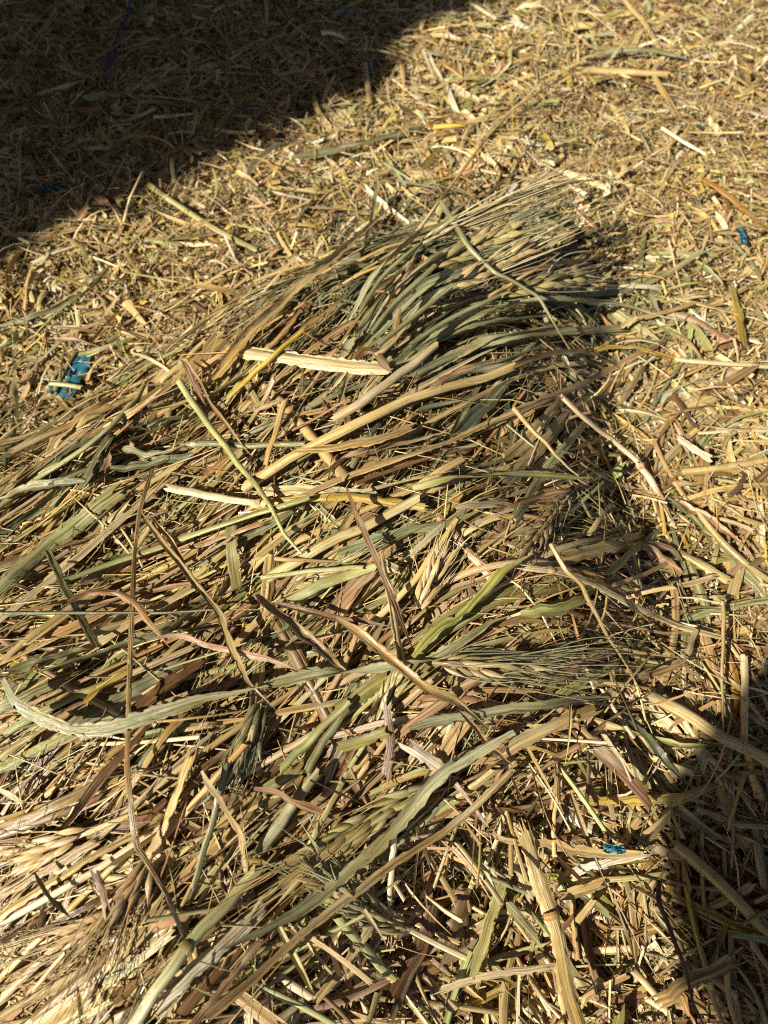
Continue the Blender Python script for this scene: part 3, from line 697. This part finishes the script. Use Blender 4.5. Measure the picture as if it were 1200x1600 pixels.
F;y;9;8;1019,112 1036,143 1056,176;straw strip slanting down right of the level tan straw
F;W;8;8;799,216 841,226;white chip on the chaff under the rising thin stem
F;W;9;8;802,33 819,40;small white fleck near the top edge
S;w;7;8;1034,200 1068,222 1104,242;slim cream straw on the upper right chaff
F;o;9;7;1139,279 1173,302;small orange chip beside the long orange strip
F;o;9;7;1131,308 1142,326;little orange flake below the long orange strip head
S;e;9;7;1019,394 1122,398;light green straw lying level on the chaff at right
L;G;15;18;560,548,10 600,500,14 660,450,20 740,415,26 815,400,28;pale grey-green blade sweeping right just under the creamy tuft ear
L;G;12;18;575,520,10 620,455,18 680,405,26 740,378,30 800,362,31;pale grey-green blade along the green tuft ear
L;G;13;18;600,580,9 660,530,13 730,495,17 800,478,19 860,470,18;pale grey-green blade sweeping right under the lowest tuft ear
L;G;11;18;548,500,10 580,440,18 630,385,26 690,352,30 760,328,31;pale grey-green blade along the top edge of the tuft
L;G;13;14;640,600,8 700,560,12 770,528,14 850,512,14 905,508,12;pale grey-green blade above the square-ended strip
L;G;10;16;590,545,10 650,480,16 700,450,20 760,436,24 840,424,25;narrow pale grey-green blade between the two tuft ears
L;g;12;12;660,620,8 720,590,10 790,560,11 850,540,10;grey-green blade low on the right face of the heap
L;G;11;14;530,560,8 570,500,13 610,450,18 640,418,22;pale grey-green blade standing at the left of the tuft
'''
KIND = {'S': ('straw_stalk', 'stalk'), 'L': ('dry_leaf', 'leaf'), 'F': ('straw_strip', 'straw'), 'T': ('thin_stalk', 'stalk'), 'C': ('curled_leaf', 'leaf')}
GROUPS = {'S': 'stalks picked out on the heap', 'L': 'leaf blades lying on the heap', 'F': 'split straw strips on the heap and chaff', 'T': 'thin stems over the heap', 'C': 'curled dry leaves'}
used_labels = set(); marks = []
def single(kind, ckey, P, w, label, r, node=None, name=None, group=None, thick=26):
    c = tint(PAL[ckey], r, 0.07); g = Geo()
    strand(g, 'L' if kind == 'C' else kind, P, w, c, r)
    o = link(name or KIND[kind][0], g.mesh(KIND[kind][0], M_LEAF if kind in 'LFC' else M_STALK, origin=P[0]), loc=P[0])
    tag(o, label, KIND[kind][1], group or GROUPS[kind])
    if node is not None:
        i = int(np.clip(node * (len(P) - 1), 1, len(P) - 2)); t = unit((P[i + 1] - P[i - 1])[None])[0]
        Q = P[i] + np.outer(np.linspace(-1, 1, 7) * 0.0016, t); gn = Geo()
        tube(gn, Q, w * np.array([.47, .51, .545, .555, .54, .51, .47]), c * (.62, .5, .42), r, k=10, squash=0.92)
        link('node', gn.mesh('node', M_STALK, origin=P[0]), o)
    return o
r = np.random.default_rng(31)
for line in TRACED.strip().splitlines():
    if not line.strip(): continue
    kind, ckey, wpx, lift, pts, label = [x.strip() for x in line.split(';')]
    node = None
    if '/' in kind: kind, node = kind.split('/'); node = float(node)
    lift = float(lift)
    ctrl = np.array([[float(v) for v in (p.split(',') + [str(lift)])[:3]] for p in pts.split()])
    ln = np.hypot(*np.diff(ctrl[:, :2], axis=0).T).sum(); n = int(np.clip(ln / 7, 12, 70))
    sp = smooth_path(ctrl, n, 0.6 if kind in 'LC' else 0.95)
    P = hit(sp[:, 0], sp[:, 1], sp[:, 2] / 1000)
    dep = float(((P - C) @ FW).mean()); w = float(wpx) * dep / FPX
    if kind in 'LC': w *= 1.15
    single(kind, ckey, P, w, label, r, node)
    assert label not in used_labels, label
    used_labels.add(label)

# ------------------------------------------------------------------ things to name others by
LAND = [((105, 590), 'the large blue scrap'), ((558, 366), 'the black fly'), ((1155, 320), 'the long orange strip'), ((1158, 368), 'the small blue scrap at right'),
        ((490, 562), 'the flat torn cream strip'), ((840, 830), 'the dried brown ear'), ((560, 1300), 'the plump green ear'), ((570, 1400), 'the spiky grey ear'),
        ((780, 1035), 'the grey ear with long awns'), ((850, 440), 'the pale ear at the tuft edge'), ((960, 1325), 'the blue mesh scrap'), ((865, 1440), 'the thick stalk at the bottom'),
        ((210, 1000), 'the long upright tan stalk'), ((250, 1110), 'the broad grey-green bent leaf'), ((600, 930), 'the dark slanting stem'), ((150, 720), 'the broad dark folded leaf'),
        ((960, 690), 'the cream stalk with red joint'), ((1110, 1140), 'the thick straw running into shadow'), ((290, 1480), 'the thick green jointed stalk'), ((750, 250), 'the long thin rising stem'),
        ((740, 945), 'the bright green blade'), ((1060, 1480), 'the dark stem at lower right'), ((175, 60), 'the blue twine'), ((340, 60), 'the orange curled leaf'), ((40, 1340), 'the bristly ear at lower left'),
        ((650, 620), 'the long straw across the heap'), ((600, 780), 'the split yellow straw'), ((1155, 495), 'the golden flat piece'), ((520, 180), 'the small bristly ear on the chaff'), ((80, 295), 'the blue shred in shadow'), ((985, 40), 'the tall straw at the top edge'), ((1150, 150), 'the upper right corner'), ((30, 380), 'the shadow edge at left'), ((560, 30), 'the top edge shadow'), ((1170, 880), 'the broad green strip at right'), ((1150, 600), 'the white chip at right')]
LP = np.array([l[0] for l in LAND], float)
def auto_label(P, ckey, what, px_len):
    q = topx(P[[0, len(P) // 2, -1]]); m = q[1]; dx, dy = q[2] - q[0]
    if dx < 0: dx, dy = -dx, -dy
    a = math.degrees(math.atan2(-dy, dx))
    lie = 'lying level' if abs(a) < 18 else 'standing upright in view' if abs(a) > 68 else 'slanting up right' if a > 0 else 'slanting down right'
    size = 'tiny' if px_len < 40 else 'short' if px_len < 80 else 'medium' if px_len < 170 else 'long'
    for k in np.argsort(((LP - m) ** 2).sum(1)):
        ex, ey = m - LP[k]
        if abs(ex) > 2 * abs(ey): d = 'right of' if ex > 0 else 'left of'
        elif abs(ey) > 2 * abs(ex): d = 'below' if ey > 0 else 'above'
        else: d = ('lower' if ey > 0 else 'upper') + (' right of' if ex > 0 else ' left of')
        lab = f'{size} {CNAME[ckey]} {what} {lie}, {d} {LAND[k][1]}'
        if lab not in used_labels and len(lab.split()) <= 16:
            used_labels.add(lab); return lab
    return None

# more stalks and leaves lying on top of the heap, each its own thing
r = np.random.default_rng(47)
made = 0
while made < 150:
    sd = inside[r.integers(len(inside))]
    px = topx(np.array([[*sd, samp(HEAP, sd[0], sd[1])]]))[0]
    if not (30 < px[0] < 1000 and 400 < px[1] < 1570): continue
    kind = r.choice(['L', 'S', 'F', 'T'], p=[.42, .22, .24, .12])
    L = float(np.clip(0.075 * math.exp(r.normal(0, 0.4)), 0.03, 0.16))
    w = {'L': 0.0034, 'S': 0.0028, 'F': 0.0035, 'T': 0.0014}[kind] * math.exp(r.normal(0, 0.3))
    P = strand_path(r, L, r.uniform(0.002, 0.005), 18, sd, 0.25 if r.random() < .75 else 0.9)
    q = topx(P)
    if np.min(q[:, 1]) < 330: continue
    ck = zone_colour(px, r); ln = np.linalg.norm(np.diff(q, axis=0), axis=1).sum()
    lab = auto_label(P, ck, {'L': 'leaf blade', 'S': 'stalk', 'F': 'split straw', 'T': 'thin stem'}[kind], ln)
    if lab is None: continue
    single(kind, ck, P, w, lab, r); made += 1

# the larger pieces of chopped straw on the chaff, each its own thing
GP_W = {'y': 26, 'w': 16, 't': 18, 'e': 9, 'v': 4, 'p': 9, 'b': 6, 'g': 6, 'Y': 4, 'W': 1, 'o': .7}
ks = list(GP_W); kw = np.array([GP_W[k] for k in ks], float); kw /= kw.sum()
made = 0
while made < 240:
    x, y = r.uniform(15, 1185), r.uniform(15, 1585)
    p0 = onplane(np.array([x]), np.array([y]))[0]
    if poly_dist(p0[None, 0], p0[None, 1])[0] > -0.012: continue
    if y < 700 and r.random() < 0.25: continue
    L = float(np.clip(0.032 * math.exp(r.normal(0, 0.4)), 0.016, 0.042 if y < 520 else 0.075)); az = r.uniform(0, math.pi); n = 12
    kind = r.choice(['L', 'S', 'F', 'T'], p=[.28, .24, .36, .12])
    w = {'L': 0.0029, 'S': 0.0027, 'F': 0.0032, 'T': 0.0014}[kind] * math.exp(r.normal(0, 0.3))
    s = np.linspace(-.5, .5, n); b = r.normal(0, 0.25)
    X = p0[0] + L * (s * math.cos(az) - b * (s * s - .1) * math.sin(az)); Y = p0[1] + L * (s * math.sin(az) + b * (s * s - .1) * math.cos(az))
    h = samp(HEAP, X, Y); z = np.polyval(np.polyfit(s, h, 1), s) + r.uniform(0.005, 0.0095) + r.normal(0, 0.06) * L * s + 0.1 * L * r.normal() * (.25 - s * s)
    P = np.column_stack([X, Y, z]); ck = ks[r.choice(len(ks), p=kw)]
    q = topx(P); ln = np.linalg.norm(np.diff(q, axis=0), axis=1).sum()
    lab = auto_label(P, ck, {'L': 'leaf shred', 'S': 'cut straw', 'F': 'straw chip', 'T': 'thin shred'}[kind], ln)
    if lab is None: continue
    single(kind, ck, P, w, lab, r, name={'L': 'leaf_shred', 'S': 'cut_straw', 'F': 'straw_chip', 'T': 'straw_shred'}[kind],
           group='chopped straw pieces on the chaff'); made += 1

# ------------------------------------------------------------------ ears of barley and wheat
def kernel_mesh(colour, seed):
    r = np.random.default_rng(seed); g = Geo(); s = np.linspace(0, 1, 8)
    P = np.column_stack([s * 0.0120, 0 * s, 0.0006 * np.sin(s * 3.1)])
    rad = 0.00140 * np.array([.25, .72, .96, 1, .88, .62, .32, .06])
    cols = np.asarray(colour)[None] * (1 - 0.25 * np.abs(s - .45))[:, None]
    tube(g, P, rad, colour, r, k=10, squash=0.7, cols=cols, ribs=0.13); return g.mesh('kernel', M_LEAF)
def ear(label, ckey, ctrl, lift, scale, nker, awn_px, awn_spread, awn_col, stem=None, stem_col='g', seed=0, awn_n=2, kscale=1.0, slim=0.9, awn_r=0.00034):
    """ctrl: pixel path of the spike from base to tip; awns run on past the tip."""
    r = np.random.default_rng(900 + seed)
    c3 = np.array([(p + (lift,))[:3] if len(p) == 2 else p for p in ctrl], float)
    sp = smooth_path(c3, 40); P = hit(sp[:, 0], sp[:, 1], sp[:, 2] / 1000)
    root = empty('barley_ear', P[0]); tag(root, label, 'ear', 'cereal ears in the heap'); O = P[0]
    T = unit(np.gradient(P, axis=0)); Bv = unit(np.cross(T, heap_normal(P))); N = np.cross(Bv, T)
    gs = Geo(); base = P
    if stem is not None:
        st = np.array([(p + (lift,))[:3] for p in stem], float); ss = smooth_path(st, 24); SP = hit(ss[:, 0], ss[:, 1], ss[:, 2] / 1000)
        tube(gs, SP, np.full(24, 0.0011 * scale), np.array(PAL[stem_col]), r, k=8); 
    tube(gs, P, np.full(len(P), 0.0008 * scale), np.array(PAL[ckey]), r, k=6)
    link('stem', gs.mesh('stem', M_STALK, origin=O), root)
    me = [kernel_mesh((tint(PAL[ckey], r, .14) * .65 + np.array(PAL['w']) * .35) * (1.0, .95, .85), seed * 7 + q) for q in range(5)]
    ga = Geo(); apx = FPX / float(((P - C) @ FW).mean())
    al = awn_px / apx
    nker = int(nker * 1.4)
    for i in range(nker):
        f = (i + .5) / nker; j = int(f * 36); sd = (1, -1, 0)[i % 3]
        d = unit((T[j] + Bv[j] * sd * 0.27 + N[j] * (0.16 if sd == 0 else 0.05) + r.normal(0, .07, 3))[None])[0]
        pos = P[j] + Bv[j] * sd * 0.0016 * scale + N[j] * (0.0016 * scale if sd == 0 else 0.0004)
        up_ = N[j]; yy = unit(np.cross(up_, d)[None])[0]; zz = np.cross(d, yy)
        if r.random() < .08: continue
        o = link('kernel', me[r.integers(5)], root, pos - O)
        from mathutils import Matrix
        o.rotation_euler = Matrix((d, yy, zz)).transposed().to_euler()
        o.scale = (scale * kscale * r.uniform(.8, 1.2), scale * kscale * slim * r.uniform(.75, 1.2), scale * kscale * slim * r.uniform(.75, 1.15))
        for q in range(awn_n):
            n = 9; s = np.linspace(0, 1, n)[:, None]; end = T[-1] * 1.1 + d * 0.25 + Bv[j] * r.normal(0, awn_spread) + N[j] * r.normal(0.05, awn_spread * .6)
            ll = al * (r.uniform(.5, 1.15) if r.random() < .75 else r.uniform(.12, .5))
            A0 = pos + d * 0.009 * scale * kscale
            Q = A0 + d * s * ll * .22 + unit(end[None])[0] * (s ** 1.25) * ll * .78 + Bv[j] * np.sin(s * r.uniform(1, 4)) * ll * r.normal(0, .05)
            Q[:, 2] = np.maximum(Q[:, 2], samp(HEAP, Q[:, 0], Q[:, 1]) + 0.0015)
            tube(ga, Q, awn_r * np.linspace(1, .3, n), tint(PAL[awn_col], r, .12), r, k=3)
    if ga.n: tag(link('awns', ga.mesh('awns', M_STALK, origin=O), root), kind='stuff')
    return root
ear('plump green ear pointing lower left beside a long grey-green leaf', 'e', [(668, 1232), (600, 1265), (530, 1310), (455, 1362)], 16, 1.3, 24, 130, .12, 'y', [(760, 1165), (700, 1200), (668, 1232)], 'g', 1)
ear('spiky grey ear pointing upper left, stem towards lower right', 'G', [(640, 1452), (585, 1425), (535, 1392), (490, 1358)], 18, 1.25, 30, 80, .22, 'G', [(728, 1496), (690, 1478), (640, 1452)], 'w', 2, 2, 1.0, 0.6, 0.0005)
ear('grey ear with long awns spread right, below the bright green blade', 'G', [(675, 1035), (740, 1040), (800, 1040), (860, 1040)], 11, 1.05, 21, 190, .12, 'G', None, 'g', 3, 2, 1.0, 0.75, 0.00045)
ear('pale ear lowest in the tuft at upper right, pointing right', 'e', [(780, 462, 16), (830, 448, 20), (880, 436, 22), (925, 430, 24)], 22, 1.25, 22, 150, .06, 'w', [(640, 540), (700, 500), (780, 462)], 'g', 4, 1, 1.0, 1.15, 0.0006)
ear('creamy ear in the middle of the tuft, pointing up right', 'w', [(705, 448, 18), (745, 428, 24), (785, 405, 27), (820, 388, 30)], 28, 1.25, 21, 150, .06, 'w', [(590, 540), (640, 500), (705, 448)], 'g', 5, 1, 1.0, 1.15, 0.0007)
ear('green ear in the tuft with awns sweeping right', 'e', [(680, 415, 22), (730, 390, 28), (775, 370, 31), (815, 357, 34)], 32, 1.25, 21, 170, .06, 'G', [(580, 520), (620, 470), (680, 415)], 'g', 6, 2, 1.0, 1.1, 0.0006)
ear('uppermost grey-green ear of the tuft, awns to the right', 'G', [(655, 382, 22), (700, 362, 28), (740, 345, 30), (780, 333, 32)], 30, 1.2, 20, 190, .06, 'w', [(560, 490), (600, 430), (655, 382)], 'g', 7, 2, 1.0, 1.1, 0.0006)
ear('bristly straw-coloured ear at the lower left edge, awns pointing left', 'w', [(135, 1302), (95, 1318), (60, 1332), (30, 1342)], 6, 1.0, 14, 110, .28, 'y', [(215, 1270), (175, 1285), (135, 1302)], 'y', 9)
ear('faded ear fanning long awns down to the lower left corner', 't', [(232, 1345), (220, 1368), (205, 1390), (192, 1415)], 7, 0.95, 12, 230, .22, 't', [(275, 1240), (250, 1300), (232, 1345)], 'y', 10, 2)
ear('second faded ear fanning awns flat towards the left edge', 't', [(185, 1425), (160, 1440), (135, 1452), (110, 1464)], 4, 0.9, 12, 190, .20, 't', None, 'y', 11, 2)
ear('dried brown ear hanging down left near the right heap edge', 't', [(888, 775), (868, 800), (845, 830), (815, 868)], 6, 0.95, 20, 60, .20, 't', None, 'b', 12)
ear('torn creamy ear tip standing up in the heap centre', 'w', [(652, 950), (668, 920), (680, 893), (692, 870)], 7, 0.95, 16, 50, .22, 'w', None, 'e', 13)
ear('light green ear between two pale sticks in the heap', 'e', [(452, 915), (490, 898), (530, 880), (572, 862)], 4, 0.95, 19, 120, .12, 'e', None, 'e', 14)
ear('slender yellow-green ear rising below the crossing leaves', 'e', [(578, 1150), (592, 1118), (608, 1085), (628, 1055)], 6, 0.85, 15, 30, .10, 'e', [(545, 1200), (560, 1178), (578, 1150)], 'e', 15)
ear('dusty green fuzzy ear hanging down left of heap centre', 'g', [(408, 1100), (398, 1130), (385, 1165), (365, 1205)], 6, 1.0, 20, 60, .25, 'g', None, 'g', 16)
ear('small bristly ear lying on the chaff at the shadow edge', 'w', [(500, 160), (508, 170), (517, 180), (525, 188)], 6, 0.7, 9, 40, .25, 't', None, 't', 17)

# ------------------------------------------------------------------ blue plastic, twine and the fly
def scrap(label, pts, lift, mat, seed, name='plastic_scrap'):
    r = np.random.default_rng(seed); a = np.array(pts, float); n, k = 12, 9
    s = np.linspace(0, 1, n)[:, None]; t = np.linspace(0, 1, k)[None]
    X = (a[0, 0] * (1 - s) + a[1, 0] * s) * (1 - t) + (a[3, 0] * (1 - s) + a[2, 0] * s) * t
    Y = (a[0, 1] * (1 - s) + a[1, 1] * s) * (1 - t) + (a[3, 1] * (1 - s) + a[2, 1] * s) * t
    size = np.ptp(a, 0).max(); X = X + r.normal(0, .03 * size, X.shape); Y = Y + r.normal(0, .03 * size, X.shape)
    V = hit(X.ravel(), Y.ravel(), np.clip(lift + r.normal(0, 0.9, X.size), 1, None) / 1000).reshape(n, k, 3)
    g = Geo(); g.grid(V, np.stack([X, Y], -1), np.array([.02, .1, .2])); o = link(name, g.mesh(name, mat, origin=V[0, 0], smooth=False), loc=V[0, 0])
    tag(o, label, 'plastic scrap', 'blue plastic litter in the chaff'); return o
scrap('large crumpled blue plastic scrap half buried left of the heap', [(70, 612), (112, 556), (146, 560), (112, 624)], 9, M_BLUE, 1)
scrap('small bright blue plastic scrap near the right edge', [(1153, 354), (1163, 354), (1167, 384), (1158, 380)], 11, M_BLUE, 2)
scrap('blue mesh plastic scrap under pale strips at lower right', [(942, 1318), (975, 1322), (978, 1334), (944, 1332)], 23, M_BLUE, 3)
scrap('tiny dark blue scrap beside the tall straw at the top', [(1030, 58), (1038, 60), (1042, 70), (1034, 70)], 6, M_TWINE, 4)
scrap('blue plastic shred lying in the left shadow', [(55, 294), (105, 290), (106, 299), (56, 301)], 7, M_BLUE, 5)
scrap('tiny blue fleck on the chaff at upper right', [(1088, 193), (1095, 194), (1096, 200), (1089, 199)], 7, M_BLUE, 6)
sp = smooth_path([(204, -15, 9), (200, 20, 9), (184, 55, 8), (174, 88, 8), (163, 115, 7), (150, 138, 5)], 50)
P = hit(sp[:, 0], sp[:, 1], sp[:, 2] / 1000); g = Geo(); rr = np.random.default_rng(3)
tube(g, P, 0.0011 * (1 + .25 * np.sin(np.arange(50) * 1.3)), np.array([.01, .03, .25]), rr, k=6)
tag(link('twine', g.mesh('twine', M_TWINE, origin=P[0]), loc=P[0]), 'thin blue plastic twine lying in the upper left shadow', 'twine')

fp = hit(np.array([558.0]), np.array([366.0]), np.array([0.0135]))[0]
fly = empty('fly', fp); tag(fly, 'small black fly sitting on the yellow stalk at top of heap', 'fly'); rr = np.random.default_rng(5)
def flypart(name, pts, rad, mat, squash=0.9):
    g = Geo(); tube(g, np.array(pts, float) / 1000, np.array(rad) / 1000, np.array([.01, .01, .01]), rr, k=7, squash=squash); return link(name, g.mesh(name, mat), fly)
flypart('abdomen', [(-2.6, -1.2, .3), (-2.1, -1, .4), (-1.2, -.6, .6), (-.3, -.1, .7)], [.1, .8, 1.1, .6], M_FLY)
flypart('thorax', [(-.5, -.2, .8), (.1, .1, .9), (.8, .4, .9), (1.3, .6, .8)], [.4, 1.0, 1.0, .3], M_FLY)
flypart('head', [(1.2, .5, .8), (1.5, .7, .8), (2.0, .9, .75), (2.2, 1., .7)], [.2, .75, .7, .1], M_FLY)
for sg in (-1, 1):
    flypart('wing', [(.2, .2, 1.5), (-1, -.4 + sg * .6, 1.7), (-2.4, -1 + sg * 1.3, 1.6), (-3.3, -1.4 + sg * 1.6, 1.4)], [.15, .7, .9, .1], M_WING, 0.08)
    for q in range(3): flypart('leg', [(.3 * q - .2, .2 * q - .1, .6), (.7 * q - .6, .2 * q + sg * 1.3, 1.0), (1.2 * q - 1.2, .3 * q + sg * 2.2, -.9), (1.4 * q - 1.5, .3 * q + sg * 2.5, -1)], [.14, .13, .1, .05], M_FLY)

# ------------------------------------------------------------------ unseen casters added for the shade: straw bales left, a hung pail behind
edge = onplane(np.array([0.0]), np.array([392.0]))[0][:2]
corner = edge - sdir * 0.50
nx = np.array([-sdir[1], sdir[0]])
ang = math.atan2(nx[1], nx[0])
BL, BW, BH = 0.9, 0.46, 0.37
def bale(cx, cy, z0, rot, label, seed):
    r = np.random.default_rng(seed); root = empty('shade_bale', (cx, cy, z0)); root.rotation_euler = (0, 0, rot)
    tag(root, label, 'bale', 'unseen straw bales added for shade')
    s = np.linspace(0, 2 * np.pi, 49)[:-1]; g = Geo(); rows = []
    for x in np.linspace(-1, 1, 26):
        e = 8; c_, s_ = np.cos(s), np.sin(s); rad = (np.abs(c_) ** e + np.abs(s_) ** e) ** (-1 / e)
        q = 1.0 if abs(x) < .999 else 0.90
        rows.append(np.stack([np.full(48, x * BL / 2), c_ * rad * BW / 2 * q, BH / 2 + s_ * rad * BH / 2 * q], -1))
    V = np.array(rows); V[:, :, 1:] += r.normal(0, .006, V[:, :, 1:].shape); V[:, :, 2] = np.clip(V[:, :, 2], 0.001, BH - .002)
    cap0 = np.repeat(V[:1].mean(1, keepdims=True), 48, 1); cap1 = np.repeat(V[-1:].mean(1, keepdims=True), 48, 1)
    V = np.concatenate([cap0, V, cap1]); g.grid(V, V[..., :2] * 1000, np.array([.4, .28, .12]), closed=True)
    link('body', g.mesh('body', M_BALE, smooth=False), root)
    g = Geo(); n = 1500
    face = r.integers(0, 6, n); u, v = r.uniform(-1, 1, n), r.uniform(-1, 1, n)
    pos = np.empty((n, 3)); 
    for i in range(n):
        f = face[i]
        pos[i] = ((u[i] * BL / 2, v[i] * BW / 2, BH) if f < 2 else (u[i] * BL / 2, (1 if f % 2 else -1) * BW / 2, BH / 2 + v[i] * BH / 2) if f < 4 else ((1 if f % 2 else -1) * BL / 2, u[i] * BW / 2, BH / 2 + v[i] * BH / 2))
    d = unit(r.normal(0, 1, (n, 3))); L = r.uniform(.03, .12, n); t = np.linspace(-.5, .5, 4)
    c = np.array([0, 0, BH / 2]); dd = unit(d - 0.75 * unit(pos - c) * (d * unit(pos - c)).sum(1, keepdims=True)); sv = unit(np.cross(dd, unit(r.normal(0, 1, (n, 3)))))
    VV = pos[:, None, None] + dd[:, None, None] * (t * L[:, None])[:, :, None, None] + sv[:, None, None] * (np.array([-1, 1]) * .002)[None, None, :, None]
    g.grids(VV, np.zeros((n, 4, 2, 2)) + r.random((n, 1, 1, 2)) * 900, colours(n, CH_W, r)[:, None, None])
    tag(link('loose_straw', g.mesh('loose_straw', M_CHAFF), root), kind='stuff')
    for x in (-.2, .2):
        a = np.linspace(0, 2 * np.pi, 49); rad = (np.abs(np.cos(a)) ** 8 + np.abs(np.sin(a)) ** 8) ** (-1 / 8)
        Q = np.stack([np.full(49, x), np.cos(a) * rad * (BW / 2 + .004), BH / 2 + np.sin(a) * rad * (BH / 2 + .003)], -1); g = Geo()
        tube(g, Q, .0025, np.array(PAL['o']), r, k=6, nrm=(1, 0, 0.01)); link('twine', g.mesh('twine', M_TWINE), root)
cc0 = corner + nx * BL / 2 - sdir * BW / 2
words = ['bottom', 'second', 'third', 'top']
for lv in range(4):
    jit = (0.0, -0.004, 0.045, 0.09)[lv]  # shifts shape the edge of the upper left shadow
    c2 = cc0 + nx * (BL + 0.05)  # far stack added out of view to block more sky
    bale(c2[0] + nx[0] * jit, c2[1] + nx[1] * jit, lv * BH + 0.003, ang + (.02, -.03, .02, -.01)[lv], f'{words[lv]} unseen straw bale of the far stack added to block sky', 80 + lv)
    bale(cc0[0] + nx[0] * jit, cc0[1] + nx[1] * jit, lv * BH + 0.003, ang + (0, .03, -.02, .02)[lv], f'{words[lv]} unseen straw bale of the near stack added to cast shade', 60 + lv)

tgt = onplane(np.array([1480.0]), np.array([1210.0]))[0][:2]; hz = 0.72
bx, by = tgt - sdir * hz / math.tan(SUN_EL)
bk = empty('shade_bucket', (bx, by, hz - 0.075)); bk.scale = (1.4, 1.4, 1.4); tag(bk, 'unseen galvanised pail added to cast the lower right shadow', 'shade_bucket'); rr = np.random.default_rng(8)  # added out of view; stands in for a person casting the lower right shadow
def lathe(name, prof, mat, parent):
    a = np.linspace(0, 2 * np.pi, 33)[:-1]; pr = np.array(prof, float)
    V = np.stack([pr[:, :1] * np.cos(a), pr[:, :1] * np.sin(a), np.repeat(pr[:, 1:], 32, 1)], -1); g = Geo(); g.grid(V, V[..., :2], np.array([.5, .5, .5]), closed=True)
    return link(name, g.mesh(name, mat), parent)
lathe('shell', [(.001, 0), (.055, 0), (.058, .004), (.078, .15), (.075, .15), (.054, .006), (.001, .006)], M_ZINC, bk)
lathe('rim', [(.078, .146), (.082, .150), (.078, .154), (.074, .150), (.078, .146)], M_ZINC, bk)
a = np.linspace(0, np.pi, 20); g = Geo(); tube(g, np.stack([np.cos(a) * .079, 0 * a, .15 + np.sin(a) * .12], -1), .003, np.array([.4, .4, .4]), rr, k=6, nrm=(0, 1, 0)); link('handle', g.mesh('handle', M_ZINC), bk)
pb = np.array([bx + .14, by - .45]); post = empty('shade_bucket_post', (pb[0], pb[1], 0)); tag(post, 'unseen wooden post added to hold the shadow-casting pail', 'post')  # support added only to carry the shadow caster
def beam(name, A, B, w):
    A, B = np.array(A, float), np.array(B, float); s = np.linspace(0, 1, 12)[:, None]; g = Geo()
    tube(g, A * (1 - s) + B * s, w * (1 + .03 * np.sin(np.arange(12) * 2.)), np.array([.2, .15, .1]), rr, k=10, squash=1, nrm=(1, .2, .1)); return link(name, g.mesh(name, M_WOOD), post)
top = hz + 0.33
beam('upright', (0, 0, -.02), (0, 0, top + .12), .05)
beam('arm', (0, 0, top - .035), (bx - pb[0], by - pb[1] + .06, top - .03), .018)
beam('brace', (0, .03, top - .25), ((bx - pb[0]) * .5, (by - pb[1]) * .5, top - .05), .012)

# unseen plank wall added beyond the bales to cut the sky light
wall = empty('sky_block_wall', (corner[0] + nx[0] * 2.05, corner[1] + nx[1] * 2.05, 0)); wall.rotation_euler = (0, 0, SUN_AZ)
tag(wall, 'unseen timber wall added behind the bales to block sky light', 'wall')
pv = np.array([(x, y, z) for x in (0, .19) for y in (0, .025) for z in (0, 2.6)]); pq = np.array([(0, 1, 3, 2), (4, 6, 7, 5), (0, 4, 5, 1), (2, 3, 7, 6), (0, 2, 6, 4), (1, 5, 7, 3)])
g = Geo(); g.v.append(pv); g.q.append(pq); g.uv.append(pv[:, :2]); g.c.append(np.full((8, 3), .2)); g.n = 8
pm = g.mesh('plank', M_WOOD, smooth=False)
for i in range(24): link('plank', pm, wall, (-2.0 + i * 0.196, (i % 3) * 0.004, 0))

# unseen lean-to roof added to darken the shade; low sun enters its open end
roof = empty('sky_block_roof', (corner[0] + nx[0] * 2.05, corner[1] + nx[1] * 2.05, 2.62)); roof.rotation_euler = (0, 0, SUN_AZ)
tag(roof, 'unseen timber lean-to roof added over the heap to block sky light', 'roof')
rv = np.array([(x, y, z) for x in (0, .45) for y in (-4.6, .1) for z in (0, .03)]); rv[:, 2] += -rv[:, 1] * 0.10
g = Geo(); g.v.append(rv); g.q.append(pq); g.uv.append(rv[:, :2]); g.c.append(np.full((8, 3), .2)); g.n = 8
rm = g.mesh('roof_board', M_WOOD, smooth=False)
for i in range(13): link('roof_board', rm, roof, (-2.0 + i * 0.46, 0, (i % 2) * 0.012))
for i, x in enumerate((-1.9, 3.7)):
    g = Geo(); s = np.linspace(0, 1, 6)[:, None]; A, B = np.array([x, -4.4, -2.65]), np.array([x, -4.4, .42])
    tube(g, A * (1 - s) + B * s, .07, np.array([.2, .15, .1]), rr, k=8, squash=1, nrm=(1, .2, .1)); link('roof_post', g.mesh('roof_post', M_WOOD), roof)
